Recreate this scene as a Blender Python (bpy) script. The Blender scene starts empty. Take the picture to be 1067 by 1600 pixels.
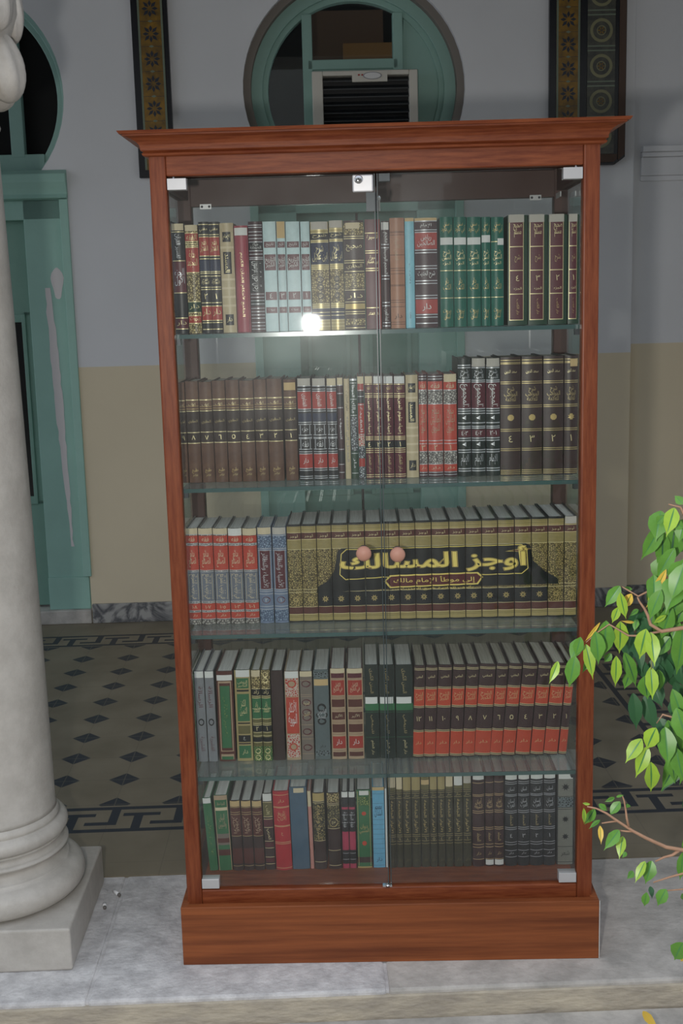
import bpy, bmesh, math, random
from mathutils import Vector, Matrix
random.seed(7)
S = bpy.context.scene
COL = S.collection
PI = math.pi

# ------------------------------------------------------------------ camera
FPX, PITCH, ROLL, YAW = 1828.1, .1731, -.0263, -.0177
CAM = Vector((-.0429, -2.5784, 1.5314))
cp, sp = math.cos(PITCH), math.sin(PITCH)
FW = Vector((math.sin(YAW)*cp, math.cos(YAW)*cp, -sp))
r0 = Vector((math.cos(YAW), -math.sin(YAW), 0)); u0 = r0.cross(FW)
RI = math.cos(ROLL)*r0 + math.sin(ROLL)*u0
UP = -math.sin(ROLL)*r0 + math.cos(ROLL)*u0
cd = bpy.data.cameras.new('camera'); cam = bpy.data.objects.new('camera', cd); COL.objects.link(cam)
cd.sensor_fit = 'VERTICAL'; cd.sensor_height = 36; cd.lens = FPX*36/1600; cd.clip_end = 200
M = Matrix((RI, UP, -FW)).transposed().to_4x4(); M.translation = CAM
cam.matrix_world = M
S.camera = cam
cd.dof.use_dof = False

# ------------------------------------------------------------------ world, lights, exposure
S.view_settings.view_transform = 'Standard'; S.view_settings.look = 'None'
S.view_settings.gamma = 1; S.view_settings.use_curve_mapping = False
S.view_settings.exposure = 0.0
S.cycles.transparent_max_bounces = 32
S.cycles.max_bounces = 8
S.cycles.sample_clamp_indirect = 4
W = bpy.data.worlds.new('overcast_sky'); S.world = W; W.use_nodes = True
wn = W.node_tree; bgn = wn.nodes['Background']
bgn.inputs[0].default_value = (.80, .88, 1.0, 1); bgn.inputs[1].default_value = 1.0
def area(name, loc, target, size, power, color=(1, 1, 1), shape='SQUARE', sy=None):
    l = bpy.data.lights.new(name, 'AREA'); l.energy = power; l.size = size; l.color = color; l.shape = shape
    if sy: l.shape = 'RECTANGLE'; l.size_y = sy
    o = bpy.data.objects.new(name, l); COL.objects.link(o); o.location = loc
    o.rotation_euler = (Vector(target)-Vector(loc)).to_track_quat('-Z', 'Y').to_euler()
    return o
area('camera_flash', (-.243, -2.50, 1.467), (-.1, 0, 1.55), .05, 26, (1, .97, .93))

# ------------------------------------------------------------------ helpers
TH = math.radians(2.3)                 # the building stands slightly askew to the cabinet
def RB(x, y, z=0):
    return Vector((x*math.cos(TH)-y*math.sin(TH), x*math.sin(TH)+y*math.cos(TH), z))
def at_y(px, py, Y):                   # pixel of the photo -> point on the plane y = Y
    d = FW + RI*((px-533.5)/FPX) + UP*((800-py)/FPX)
    return CAM + d*((Y-CAM.y)/d.y)

def lin(c):
    if isinstance(c, str):
        c = tuple(int(c[i:i+2], 16)/255 for i in (0, 2, 4))
    return tuple((v/12.92 if v <= .04045 else ((v+.055)/1.055)**2.4) for v in c[:3])+(1,)
MATS = {}
def mat(name, color='808080', rough=.6, metal=0, spec=.5, noise=0, nscale=30, bump=0, bscale=60, coat=0, color2=None, stretch=None, emit=None):
    if name in MATS: return MATS[name]
    m = bpy.data.materials.new(name); m.use_nodes = True; MATS[name] = m
    t = m.node_tree; b = t.nodes['Principled BSDF']
    b.inputs['Base Color'].default_value = lin(color); b.inputs['Roughness'].default_value = rough
    b.inputs['Metallic'].default_value = metal; b.inputs['Specular IOR Level'].default_value = spec
    b.inputs['Coat Weight'].default_value = coat; b.inputs['Coat Roughness'].default_value = .15
    if noise or bump:
        tc = t.nodes.new('ShaderNodeTexCoord'); mp = t.nodes.new('ShaderNodeMapping')
        t.links.new(tc.outputs['Object'], mp.inputs[0])
        if stretch: mp.inputs['Scale'].default_value = stretch
    if noise:
        n = t.nodes.new('ShaderNodeTexNoise'); n.inputs['Scale'].default_value = nscale; n.inputs['Detail'].default_value = 8
        n.inputs['Roughness'].default_value = .65
        t.links.new(mp.outputs[0], n.inputs['Vector'])
        cr = t.nodes.new('ShaderNodeValToRGB'); t.links.new(n.outputs['Fac'], cr.inputs[0])
        c1 = lin(color); c2 = lin(color2) if color2 else tuple(v*(1-noise) for v in c1[:3])+(1,)
        cr.color_ramp.elements[0].position = .36; cr.color_ramp.elements[1].position = .64
        cr.color_ramp.elements[0].color = c2; cr.color_ramp.elements[1].color = c1
        t.links.new(cr.outputs[0], b.inputs['Base Color'])
    if bump:
        n2 = t.nodes.new('ShaderNodeTexNoise'); n2.inputs['Scale'].default_value = bscale; n2.inputs['Detail'].default_value = 6
        t.links.new(mp.outputs[0], n2.inputs['Vector'])
        bp = t.nodes.new('ShaderNodeBump'); bp.inputs['Strength'].default_value = bump; bp.inputs['Distance'].default_value = .01
        t.links.new(n2.outputs['Fac'], bp.inputs['Height']); t.links.new(bp.outputs[0], b.inputs['Normal'])
    if emit:
        b.inputs['Emission Color'].default_value = lin(color); b.inputs['Emission Strength'].default_value = emit
    return m

def glass_mat(name, tint=(.95, .985, .97), smudge=.012, dust=0):
    m = bpy.data.materials.new(name); m.use_nodes = True; MATS[name] = m
    t = m.node_tree; t.nodes.clear()
    out = t.nodes.new('ShaderNodeOutputMaterial')
    tr = t.nodes.new('ShaderNodeBsdfTransparent'); tr.inputs[0].default_value = tint+(1,)
    gl = t.nodes.new('ShaderNodeBsdfGlossy'); gl.inputs['Roughness'].default_value = .02
    ge = t.nodes.new('ShaderNodeNewGeometry')
    ma = t.nodes.new('ShaderNodeMix'); ma.data_type = 'FLOAT'
    ma.inputs[2].default_value = 1.5; ma.inputs[3].default_value = 1/1.5
    t.links.new(ge.outputs['Backfacing'], ma.inputs[0])
    fr = t.nodes.new('ShaderNodeFresnel'); t.links.new(ma.outputs[0], fr.inputs[0])
    mx = t.nodes.new('ShaderNodeMixShader')
    t.links.new(fr.outputs[0], mx.inputs[0]); t.links.new(tr.outputs[0], mx.inputs[1]); t.links.new(gl.outputs[0], mx.inputs[2])
    last = mx
    if smudge:
        g2 = t.nodes.new('ShaderNodeBsdfGlossy'); g2.inputs['Roughness'].default_value = .33
        tc = t.nodes.new('ShaderNodeTexCoord'); n = t.nodes.new('ShaderNodeTexNoise'); n.inputs['Scale'].default_value = 5; n.inputs['Detail'].default_value = 5
        t.links.new(tc.outputs['Object'], n.inputs['Vector'])
        mr = t.nodes.new('ShaderNodeMapRange'); mr.inputs[1].default_value = .3; mr.inputs[2].default_value = .75
        mr.inputs[3].default_value = smudge*.4; mr.inputs[4].default_value = smudge*1.8
        t.links.new(n.outputs['Fac'], mr.inputs[0])
        m2 = t.nodes.new('ShaderNodeMixShader'); t.links.new(mr.outputs[0], m2.inputs[0])
        t.links.new(mx.outputs[0], m2.inputs[1]); t.links.new(g2.outputs[0], m2.inputs[2]); last = m2
    if dust:
        df = t.nodes.new('ShaderNodeBsdfDiffuse'); df.inputs[0].default_value = (.62, .66, .66, 1)
        m3 = t.nodes.new('ShaderNodeMixShader'); m3.inputs[0].default_value = dust
        t.links.new(last.outputs[0], m3.inputs[1]); t.links.new(df.outputs[0], m3.inputs[2]); last = m3
    t.links.new(last.outputs[0], out.inputs[0])
    return m

class MB:
    def __init__(s): s.v = []; s.f = []; s.m = []; s.s = []; s.mats = []
    def mi(s, m):
        if m not in s.mats: s.mats.append(m)
        return s.mats.index(m)
    def add(s, vs, fs, m, smooth=False):
        o = len(s.v); s.v += [tuple(v) for v in vs]; k = s.mi(m)
        for f in fs: s.f.append(tuple(i+o for i in f)); s.m.append(k); s.s.append(smooth)
        return s
    def box(s, x0, x1, y0, y1, z0, z1, m):
        return s.add([(x0,y0,z0),(x1,y0,z0),(x1,y1,z0),(x0,y1,z0),(x0,y0,z1),(x1,y0,z1),(x1,y1,z1),(x0,y1,z1)],
            [(0,3,2,1),(4,5,6,7),(0,1,5,4),(1,2,6,5),(2,3,7,6),(3,0,4,7)], m)
    def lathe(s, prof, c, m, n=48, axis='z', smooth=True, caps=True):
        vs = []; fs = []; k = len(prof)
        for i in range(n):
            a = 2*PI*i/n
            for r, h in prof:
                p = (r*math.cos(a), r*math.sin(a), h)
                if axis == 'y': p = (p[0], h, p[1])
                if axis == 'x': p = (h, p[0], p[1])
                vs.append((c[0]+p[0], c[1]+p[1], c[2]+p[2]))
        for i in range(n):
            j = (i+1) % n
            for q in range(k-1): fs.append((i*k+q, j*k+q, j*k+q+1, i*k+q+1))
        if caps:
            fs.append(tuple(i*k for i in range(n))[::-1]); fs.append(tuple(i*k+k-1 for i in range(n)))
        if axis == 'y': fs = [f[::-1] for f in fs]
        return s.add(vs, fs, m, smooth)
    def prism(s, poly, y0, y1, m):     # polygon in x,z extruded along y (counter-clockwise seen from -y)
        n = len(poly); vs = [(x, y0, z) for x, z in poly]+[(x, y1, z) for x, z in poly]
        fs = [tuple(range(n)), tuple(range(2*n-1, n-1, -1))]+[(i, i+n, (i+1) % n+n, (i+1) % n) for i in range(n)]
        return s.add(vs, fs, m)
    def ring(s, c, r0, r1, y0, y1, m, a0=0, a1=2*PI, n=48):
        vs = []; fs = []; full = abs(a1-a0-2*PI) < 1e-4
        k = n if full else n+1
        for i in range(k):
            a = a0+(a1-a0)*i/n; co, si = math.cos(a), math.sin(a)
            for r, y in ((r0, y0), (r1, y0), (r1, y1), (r0, y1)): vs.append((c[0]+r*co, y, c[1]+r*si))
        for i in range(n):
            j = (i+1) % k
            for q in range(4): fs.append((i*4+q, i*4+(q+1) % 4, j*4+(q+1) % 4, j*4+q))
        if not full: fs += [(0,3,2,1), (k*4-4, k*4-3, k*4-2, k*4-1)]
        return s.add(vs, fs, m, False)
    def tube(s, pts, rad, m, n=8):
        vs = []; fs = []; P = [Vector(p) for p in pts]
        for i, p in enumerate(P):
            d = (P[min(i+1, len(P)-1)]-P[max(i-1, 0)]).normalized()
            a = d.cross(Vector((0, .3, 1))).normalized(); b = d.cross(a)
            r = rad[i] if isinstance(rad, (list, tuple)) else rad
            for k in range(n):
                t = 2*PI*k/n; vs.append(p+a*r*math.cos(t)+b*r*math.sin(t))
        for i in range(len(P)-1):
            for k in range(n): fs.append((i*n+k, i*n+(k+1) % n, (i+1)*n+(k+1) % n, (i+1)*n+k))
        fs += [tuple(range(n))[::-1], tuple(range((len(P)-1)*n, len(P)*n))]
        return s.add(vs, fs, m, True)
    def build(s, name, parent=None, bevel=0, seg=2, fix=False):
        me = bpy.data.meshes.new(name); me.from_pydata(s.v, [], s.f)
        for m in s.mats: me.materials.append(m)
        me.polygons.foreach_set('material_index', s.m); me.polygons.foreach_set('use_smooth', s.s)
        if fix:
            bm = bmesh.new(); bm.from_mesh(me); bmesh.ops.recalc_face_normals(bm, faces=bm.faces); bm.to_mesh(me); bm.free()
        me.update()
        o = bpy.data.objects.new(name, me); COL.objects.link(o)
        if parent: o.parent = parent
        if bevel:
            b = o.modifiers.new('bevel', 'BEVEL'); b.width = bevel; b.segments = seg; b.limit_method = 'ANGLE'
        return o
def empty(name, loc=(0,0,0), rz=0, label=None, cat=None, group=None):
    o = bpy.data.objects.new(name, None); COL.objects.link(o); o.location = loc; o.rotation_euler = (0,0,rz); o.empty_display_size = .05
    tag(o, label, cat, group); return o
def tag(o, label=None, cat=None, group=None, kind=None):
    if label: o['label'] = label
    if cat: o['category'] = cat
    if group: o['group'] = group
    if kind: o['kind'] = kind
    return o
def struct(o, rot=True, label=None):
    o['kind'] = 'structure'
    if label: o['label'] = label
    if rot: o.rotation_euler = (0, 0, TH)
    return o

# ---- writing: Arabic letters joined by hand, turned into mesh once per string
FORMS = {'ء':(0xFE80,1),'آ':(0xFE81,2),'أ':(0xFE83,2),'ؤ':(0xFE85,2),'إ':(0xFE87,2),'ئ':(0xFE89,4),'ا':(0xFE8D,2),'ب':(0xFE8F,4),
 'ة':(0xFE93,2),'ت':(0xFE95,4),'ث':(0xFE99,4),'ج':(0xFE9D,4),'ح':(0xFEA1,4),'خ':(0xFEA5,4),'د':(0xFEA9,2),'ذ':(0xFEAB,2),'ر':(0xFEAD,2),
 'ز':(0xFEAF,2),'س':(0xFEB1,4),'ش':(0xFEB5,4),'ص':(0xFEB9,4),'ض':(0xFEBD,4),'ط':(0xFEC1,4),'ظ':(0xFEC5,4),'ع':(0xFEC9,4),'غ':(0xFECD,4),
 'ف':(0xFED1,4),'ق':(0xFED5,4),'ك':(0xFED9,4),'ل':(0xFEDD,4),'م':(0xFEE1,4),'ن':(0xFEE5,4),'ه':(0xFEE9,4),'و':(0xFEED,2),'ى':(0xFEEF,2),'ي':(0xFEF1,4)}
def shape_ar(t):
    digits = all(not ch in FORMS for ch in t)
    if digits: return t
    out = []; i = 0; prev = False
    while i < len(t):
        ch = t[i]
        if ch not in FORMS: out.append(ch); prev = False; i += 1; continue
        if ch == 'ل' and i+1 < len(t) and t[i+1] in 'اأإ':
            out.append(chr({'ا':0xFEFB,'أ':0xFEF7,'إ':0xFEF9}[t[i+1]]+(1 if prev else 0))); prev = False; i += 2; continue
        base, n = FORMS[ch]
        nxt = i+1 < len(t) and t[i+1] in FORMS and t[i+1] != 'ء' and n == 4
        k = (3 if nxt else 1) if prev else (2 if nxt else 0)
        if n == 1: k = 0
        out.append(chr(base+k)); prev = (n == 4 and nxt); i += 1
    return ''.join(reversed(out))
TX = {}
AR_N = '٠١٢٣٤٥٦٧٨٩'
def text_mesh(s, off=0):
    key = (s, off)
    if key in TX: return TX[key]
    if any(ch in '٦٨' for ch in s) and all(ch in AR_N for ch in s):     # these two numerals are drawn by hand
        vs = []; fs = []; x0 = 0
        for ch in s:
            if ch == '٦': v = [(.32, 0), (.41, 0), (.38, .3), (.37, .68), (.29, .3), (.28, .6), (.03, .56), (.02, .68)]; f = [(0, 1, 2, 4), (4, 2, 3, 5), (6, 5, 3, 7)]
            elif ch == '٨': v, f = text_mesh('٧')[:2]; v = [(x, .68-y) for x, y in v]; f = [q[::-1] for q in f]
            else: v, f = text_mesh(ch)[:2]
            k = len(vs); mn = min(q[0] for q in v); vs += [(x-mn+x0, y) for x, y in v]; fs += [tuple(i+k for i in q) for q in f]; x0 = max(q[0] for q in vs)+.09
        xs = [v[0] for v in vs]; ys = [v[1] for v in vs]; TX[key] = (vs, fs, min(xs), max(xs), min(ys), max(ys)); return TX[key]
    lines = s.split('/')
    c = bpy.data.curves.new('lettering', 'FONT'); c.body = '\n'.join(shape_ar(l) for l in lines); c.resolution_u = 2
    c.align_x = 'CENTER'; c.offset = off; c.space_line = .8
    o = bpy.data.objects.new('lettering', c); COL.objects.link(o)
    dg = bpy.context.evaluated_depsgraph_get(); dg.update()
    me = bpy.data.meshes.new_from_object(o.evaluated_get(dg))
    vs = [(v.co.x, v.co.y) for v in me.vertices]; fs = [tuple(p.vertices) for p in me.polygons]
    bpy.data.objects.remove(o); bpy.data.curves.remove(c); bpy.data.meshes.remove(me)
    if not vs: vs = [(0,0),(1,0),(1,1)]; fs = [(0,1,2)]
    xs = [v[0] for v in vs]; ys = [v[1] for v in vs]
    TX[key] = (vs, fs, min(xs), max(xs), min(ys), max(ys))
    return TX[key]

# ------------------------------------------------------------------ materials of the building
def wall_paint(name, zline, upper='d8d9dc', lower='dbceb3'):
    m = mat(name, upper, .85, bump=.05, bscale=25)
    t = m.node_tree; b = t.nodes['Principled BSDF']
    tc = t.nodes.new('ShaderNodeTexCoord'); sx = t.nodes.new('ShaderNodeSeparateXYZ'); t.links.new(tc.outputs['Object'], sx.inputs[0])
    n = t.nodes.new('ShaderNodeTexNoise'); n.inputs['Scale'].default_value = 1.5; n.inputs['Detail'].default_value = 6; t.links.new(tc.outputs['Object'], n.inputs['Vector'])
    gt = t.nodes.new('ShaderNodeMath'); gt.operation = 'GREATER_THAN'; gt.inputs[1].default_value = zline; t.links.new(sx.outputs[2], gt.inputs[0])
    mx = t.nodes.new('ShaderNodeMix'); mx.data_type = 'RGBA'
    t.links.new(gt.outputs[0], mx.inputs[0]); mx.inputs[6].default_value = lin(lower); mx.inputs[7].default_value = lin(upper)
    m2 = t.nodes.new('ShaderNodeMix'); m2.data_type = 'RGBA'; m2.blend_type = 'MULTIPLY'
    cr = t.nodes.new('ShaderNodeValToRGB'); cr.color_ramp.elements[0].position = .35; cr.color_ramp.elements[1].position = .65
    cr.color_ramp.elements[0].color = (.9,.9,.9,1); t.links.new(n.outputs['Fac'], cr.inputs[0])
    m2.inputs[0].default_value = .7; t.links.new(mx.outputs[2], m2.inputs[6]); t.links.new(cr.outputs[0], m2.inputs[7])
    t.links.new(m2.outputs[2], b.inputs['Base Color'])
    return m

def floor_material():
    m = mat('cement_tiles', '9a9384', .55); t = m.node_tree; b = t.nodes['Principled BSDF']
    tc = t.nodes.new('ShaderNodeTexCoord'); sx = t.nodes.new('ShaderNodeSeparateXYZ'); t.links.new(tc.outputs['Object'], sx.inputs[0])
    X, Y = sx.outputs[0], sx.outputs[1]
    def mth(op, a, b_=None, c=None):
        n = t.nodes.new('ShaderNodeMath'); n.operation = op
        for k, v in enumerate((a, b_, c)):
            if v is None: continue
            if isinstance(v, (int, float)): n.inputs[k].default_value = v
            else: t.links.new(v, n.inputs[k])
        return n.outputs[0]
    add = lambda a, b: mth('ADD', a, b); sub = lambda a, b: mth('SUBTRACT', a, b); mul = lambda a, b: mth('MULTIPLY', a, b)
    mn = lambda a, b: mth('MINIMUM', a, b); mxx = lambda a, b: mth('MAXIMUM', a, b)
    gt = lambda a, b: mth('GREATER_THAN', a, b); lt = lambda a, b: mth('LESS_THAN', a, b)
    inn = lambda v, a, b: mul(gt(v, a), lt(v, b))
    fmod = lambda v, p: mul(mth('FRACT', mth('DIVIDE', v, p)), p)
    # diamonds on the 20 cm grid, sliced by the joints
    gx = sub(fmod(add(X, 10.11), .2), .1); gy = sub(fmod(sub(Y, -9.165), .2), .1)
    dia = lt(add(mth('ABSOLUTE', gx), mth('ABSOLUTE', gy)), .052)
    joint = mxx(lt(mth('ABSOLUTE', gx), .0016), lt(mth('ABSOLUTE', gy), .0016))
    field = mul(mul(lt(X, 1.0), gt(X, -3.4)), mul(gt(Y, .925), lt(Y, 2.74)))
    dark = mul(mul(dia, field), sub(1, mul(joint, .55)))
    def key(u, v):    # v from 0 to .18 across the border, u along it
        p = fmod(add(u, 20.03), .2)
        r = mxx(inn(v, 0, .022), inn(v, .158, .18))
        q = add(p, mul(v, 0))
        r = mxx(r, mul(inn(q, .02, .048), inn(v, .06, .17)))      # stem hanging from the top line
        r = mxx(r, mul(inn(q, -.01, .048), inn(v, .048, .07)))     # its foot
        r = mxx(r, mul(inn(q, .15, .2), inn(v, .048, .07)))
        r = mxx(r, mul(inn(q, .095, .123), inn(v, .01, .12)))      # stem rising from the bottom line
        r = mxx(r, mul(inn(q, .06, .175), inn(v, .110, .132)))     # its head
        return r
    near = mul(mul(inn(Y, .735, .915), lt(X, 1.19)), gt(X, -3.6)); far = mul(mul(inn(Y, 2.745, 2.925), lt(X, 1.19)), gt(X, -3.6)); side = mul(inn(X, 1.01, 1.19), inn(Y, .915, 2.745))
    dark = mxx(dark, mul(near, key(X, sub(Y, .735)))); dark = mxx(dark, mul(far, key(X, sub(Y, 2.745))))
    dark = mxx(dark, mul(side, key(Y, sub(X, 1.01))))
    n = t.nodes.new('ShaderNodeTexNoise'); n.inputs['Scale'].default_value = 4; n.inputs['Detail'].default_value = 8; t.links.new(tc.outputs['Object'], n.inputs['Vector'])
    base = t.nodes.new('ShaderNodeValToRGB'); t.links.new(n.outputs['Fac'], base.inputs[0])
    base.color_ramp.elements[0].position = .3; base.color_ramp.elements[1].position = .7
    base.color_ramp.elements[0].color = lin('746c5b'); base.color_ramp.elements[1].color = lin('8b8270')
    gj = mul(joint, .3)
    mj = t.nodes.new('ShaderNodeMix'); mj.data_type = 'RGBA'; t.links.new(gj, mj.inputs[0]); t.links.new(base.outputs[0], mj.inputs[6]); mj.inputs[7].default_value = lin('605a50')
    mx = t.nodes.new('ShaderNodeMix'); mx.data_type = 'RGBA'; t.links.new(dark, mx.inputs[0]); t.links.new(mj.outputs[2], mx.inputs[6]); mx.inputs[7].default_value = lin('30363f')
    t.links.new(mx.outputs[2], b.inputs['Base Color'])
    return m

def marble_mat(name, c1, c2, scale=6, pos=(.47, .53), rough=.35):
    m = mat(name, c1, rough); t = m.node_tree; b = t.nodes['Principled BSDF']
    tc = t.nodes.new('ShaderNodeTexCoord'); n = t.nodes.new('ShaderNodeTexNoise'); n.inputs['Scale'].default_value = scale; n.inputs['Detail'].default_value = 10; n.inputs['Distortion'].default_value = 1.6
    t.links.new(tc.outputs['Object'], n.inputs['Vector']); cr = t.nodes.new('ShaderNodeValToRGB'); t.links.new(n.outputs['Fac'], cr.inputs[0])
    e = cr.color_ramp.elements; e[0].position = pos[0]-.08; e[0].color = lin(c1); e[1].position = pos[1]+.08; e[1].color = lin(c1)
    k = e.new((pos[0]+pos[1])/2); k.color = lin(c2)
    t.links.new(cr.outputs[0], b.inputs['Base Color']); return m

TEAL = mat('teal_paint', '98c0b4', .55, noise=.1, nscale=3)
TEAL_DIM = mat('teal_paint_dimmed', '8fb3a9', .55, noise=.12, nscale=3)  # same teal paint, darkened to imitate the flash falloff at the arches
TEALD = mat('teal_paint_shaded', '7fa597', .55, noise=.12, nscale=3)  # same teal on the door leaves; their shadow is put into the colour
PEEL = mat('bare_plaster', 'd2cdcd', .9)
STONE = mat('grey_stone', 'd9d7d6', .8, noise=.3, nscale=16, color2='b3b1b1', bump=.45, bscale=55)
STONEL = mat('pale_stone', 'c6c1ba', .8, noise=.3, nscale=9, color2='a29e98', bump=.3, bscale=50)  # slightly darkened overall: the ficus's shadow is put into the base colour
STONEY = mat('worn_limestone', 'c8bda8', .85, noise=.3, nscale=6, color2='a0978a', bump=.5, bscale=28, stretch=(1, 1, 3))
MARB = marble_mat('veined_marble', 'a5a4a1', '55565a')
PLAST = mat('ceiling_plaster', '9c9c98', .9)
COLM = mat('column_marble', 'c3beb6', .5, noise=.12, nscale=14, color2='b1aca4', bump=.12, bscale=90)
BLKGLASS = mat('dark_interior', '101111', .9)
PANE = glass_mat('window_glass', smudge=0)

# ------------------------------------------------------------------ floors and steps
struct(MB().box(-6, 2.6, .455, 4.6, -.12, 0, floor_material()).build('floor'), label='beige cement tile floor with dark diamonds and a Greek key border')
fl = MB()
for i, (a, b, mm) in enumerate(((-3.2, -1.52, STONE), (-1.515, -.70, STONE), (-.695, -.018, STONE), (-.012, 1.15, STONEL), (1.155, 2.6, STONEL))):
    fl.box(a, b, -.142, .452, -.10, 0, mm)
fl.box(-3.3, 2.7, -.138, .455, -.12, -.004, STONE)
struct(fl.build('floor_stone_sill', bevel=.006), label='grey stone slabs edging the gallery')
st = MB().box(-3.4, 3, -.148, .3, -.30, -.012, STONEY)
st.box(-3.4, 3, -1.2, -.152, -.36, -.066, STONEL); st.box(-3.4, 3, -.153, -.146, -.3, -.078, STONEY)
struct(st.build('floor_step', bevel=.01, seg=3), label='worn limestone step below the gallery')
struct(MB().box(-14, 14, -14, -1.2, -.5, -.36, mat('courtyard_paving', 'a59d8e', .85, noise=.2, nscale=3)).build('floor_courtyard'), rot=False)

# the courtyard opposite (seen only mirrored in the glass)
CRT = mat('courtyard_plaster', 'c9c6bd', .85, noise=.1, nscale=2)
oc = MB()
for k in range(-4, 5):
    x = k*2.6+.6
    oc.box(x-.17, x+.17, -9.2, -8.86, -.36, 2.3, CRT)
    n = 14; prev = None
    for i in range(n):
        a0_, a1_ = PI*i/n, PI*(i+1)/n; xa, xb = x+1.3-1.13*math.cos(a0_), x+1.3-1.13*math.cos(a1_)
        z = 2.3+1.13*math.sin((a0_+a1_)/2); oc.box(xa, xb, -9.2, -8.86, z, 3.6, CRT)
    oc.box(x-.17, x+.17, -9.2, -8.86, 2.3, 3.6, CRT)
oc.box(-10, 13, -9.3, -8.8, 3.6, 6.2, CRT); oc.box(-10, 13, -12.2, -12, -.36, 6.2, mat('courtyard_shade', '8a857c', .9)); oc.box(-10, 13, -12.1, -8.9, 3.62, 3.8, CRT)
struct(oc.build('wall_courtyard'), False, 'arcade on the far side of the courtyard')

# ------------------------------------------------------------------ back wall with two horseshoe openings
YW = 3.17
DC = (.095, -1.785); DH = .50; AR = .522; AZ = 2.545; CAPZ = 2.205
def keyhole(cx):
    pts = []
    h = math.sqrt(AR*AR-(AZ-CAPZ)**2); a0 = math.atan2(CAPZ-AZ, h)
    pts += [(cx-DH, 0), (cx+DH, 0), (cx+DH, CAPZ)]
    for i in range(41):
        a = a0+(PI-2*a0)*i/40; pts.append((cx+AR*math.cos(a), AZ+AR*math.sin(a)))
    pts.append((cx-DH, CAPZ)); return pts
def slab_with_holes(outer, holes, y0, y1, m, name):
    c = bpy.data.curves.new(name, 'CURVE'); c.dimensions = '2D'; c.fill_mode = 'BOTH'; c.extrude = (y1-y0)/2
    for poly in [outer]+holes:
        sp_ = c.splines.new('POLY'); sp_.points.add(len(poly)-1)
        for p, (x, z) in zip(sp_.points, poly): p.co = (x, z, 0, 1)
        sp_.use_cyclic_u = True
    o = bpy.data.objects.new(name, c); COL.objects.link(o)
    dg = bpy.context.evaluated_depsgraph_get(); dg.update()
    me = bpy.data.meshes.new_from_object(o.evaluated_get(dg)); bpy.data.objects.remove(o)
    me.transform(Matrix.Translation((0, (y0+y1)/2, 0)) @ Matrix.Rotation(PI/2, 4, 'X'))
    me.name = name; me.materials.clear(); me.materials.append(m)
    o = bpy.data.objects.new(name, me); COL.objects.link(o); return o
wl = slab_with_holes([(-6, 0), (.7, 0), (.7, 4.6), (-6, 4.6)], [keyhole(-1.785)], YW, YW+.3, wall_paint('wall_paint_left', 1.278), 'wall_back')
# the middle opening straddles both paints: cut it from its own stretch of wall
bpy.data.objects.remove(wl)
wl = slab_with_holes([(-6, .0), (1.42, .0), (1.42, 4.6), (-6, 4.6)], [[(x, max(z, .001)) for x, z in keyhole(c)] for c in DC], YW, YW+.3, wall_paint('wall_paint', 1.278), 'wall_back')
struct(wl, label='back wall of the gallery, grey above an ochre dado')
for i, c in enumerate(((-1.285-4, -2.29), (-1.28, -.41), (.60, 1.42))):
    struct(MB().box(c[0], c[1], YW-.018, YW, 0, .098, MARB).build('baseboard_'+('left', 'middle', 'right')[i], bevel=.003))
# right pier with its impost moulding
pr = MB(); pw = wall_paint('wall_paint_pier', 1.318)
pr.box(1.425, 3.0, YW+.03, YW+.4, 0, 4.6, pw)
for z0, z1, o in ((2.09, 2.115, .012), (2.115, 2.20, .02), (2.20, 2.222, .035), (2.222, 2.25, .05)): pr.box(1.46, 3.0, YW+.03-o, YW+.04, z0, z1, pw)
pr.box(1.425, 3.0, YW+.015, YW+.03, 0, .10, MARB)
struct(pr.build('wall_pier', bevel=.004), label='grey pier at the far right with a moulded impost')
struct(MB().box(2.6, 2.8, .3, YW+.4, 0, 4.6, wall_paint('wall_paint_right', 1.3)).build('wall_right'))
struct(MB().box(-6.2, 2.8, -.05, YW+.5, 4.6, 4.75, PLAST).build('ceiling'))
struct(MB().box(-6.2, 2.8, -.05, .40, 3.3, 4.6, PLAST).build('wall_front_arcade'))
struct(MB().box(-6, 2.8, YW+1.6, YW+1.7, 0, 4.6, BLKGLASS).build('wall_inner_room'))

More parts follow.
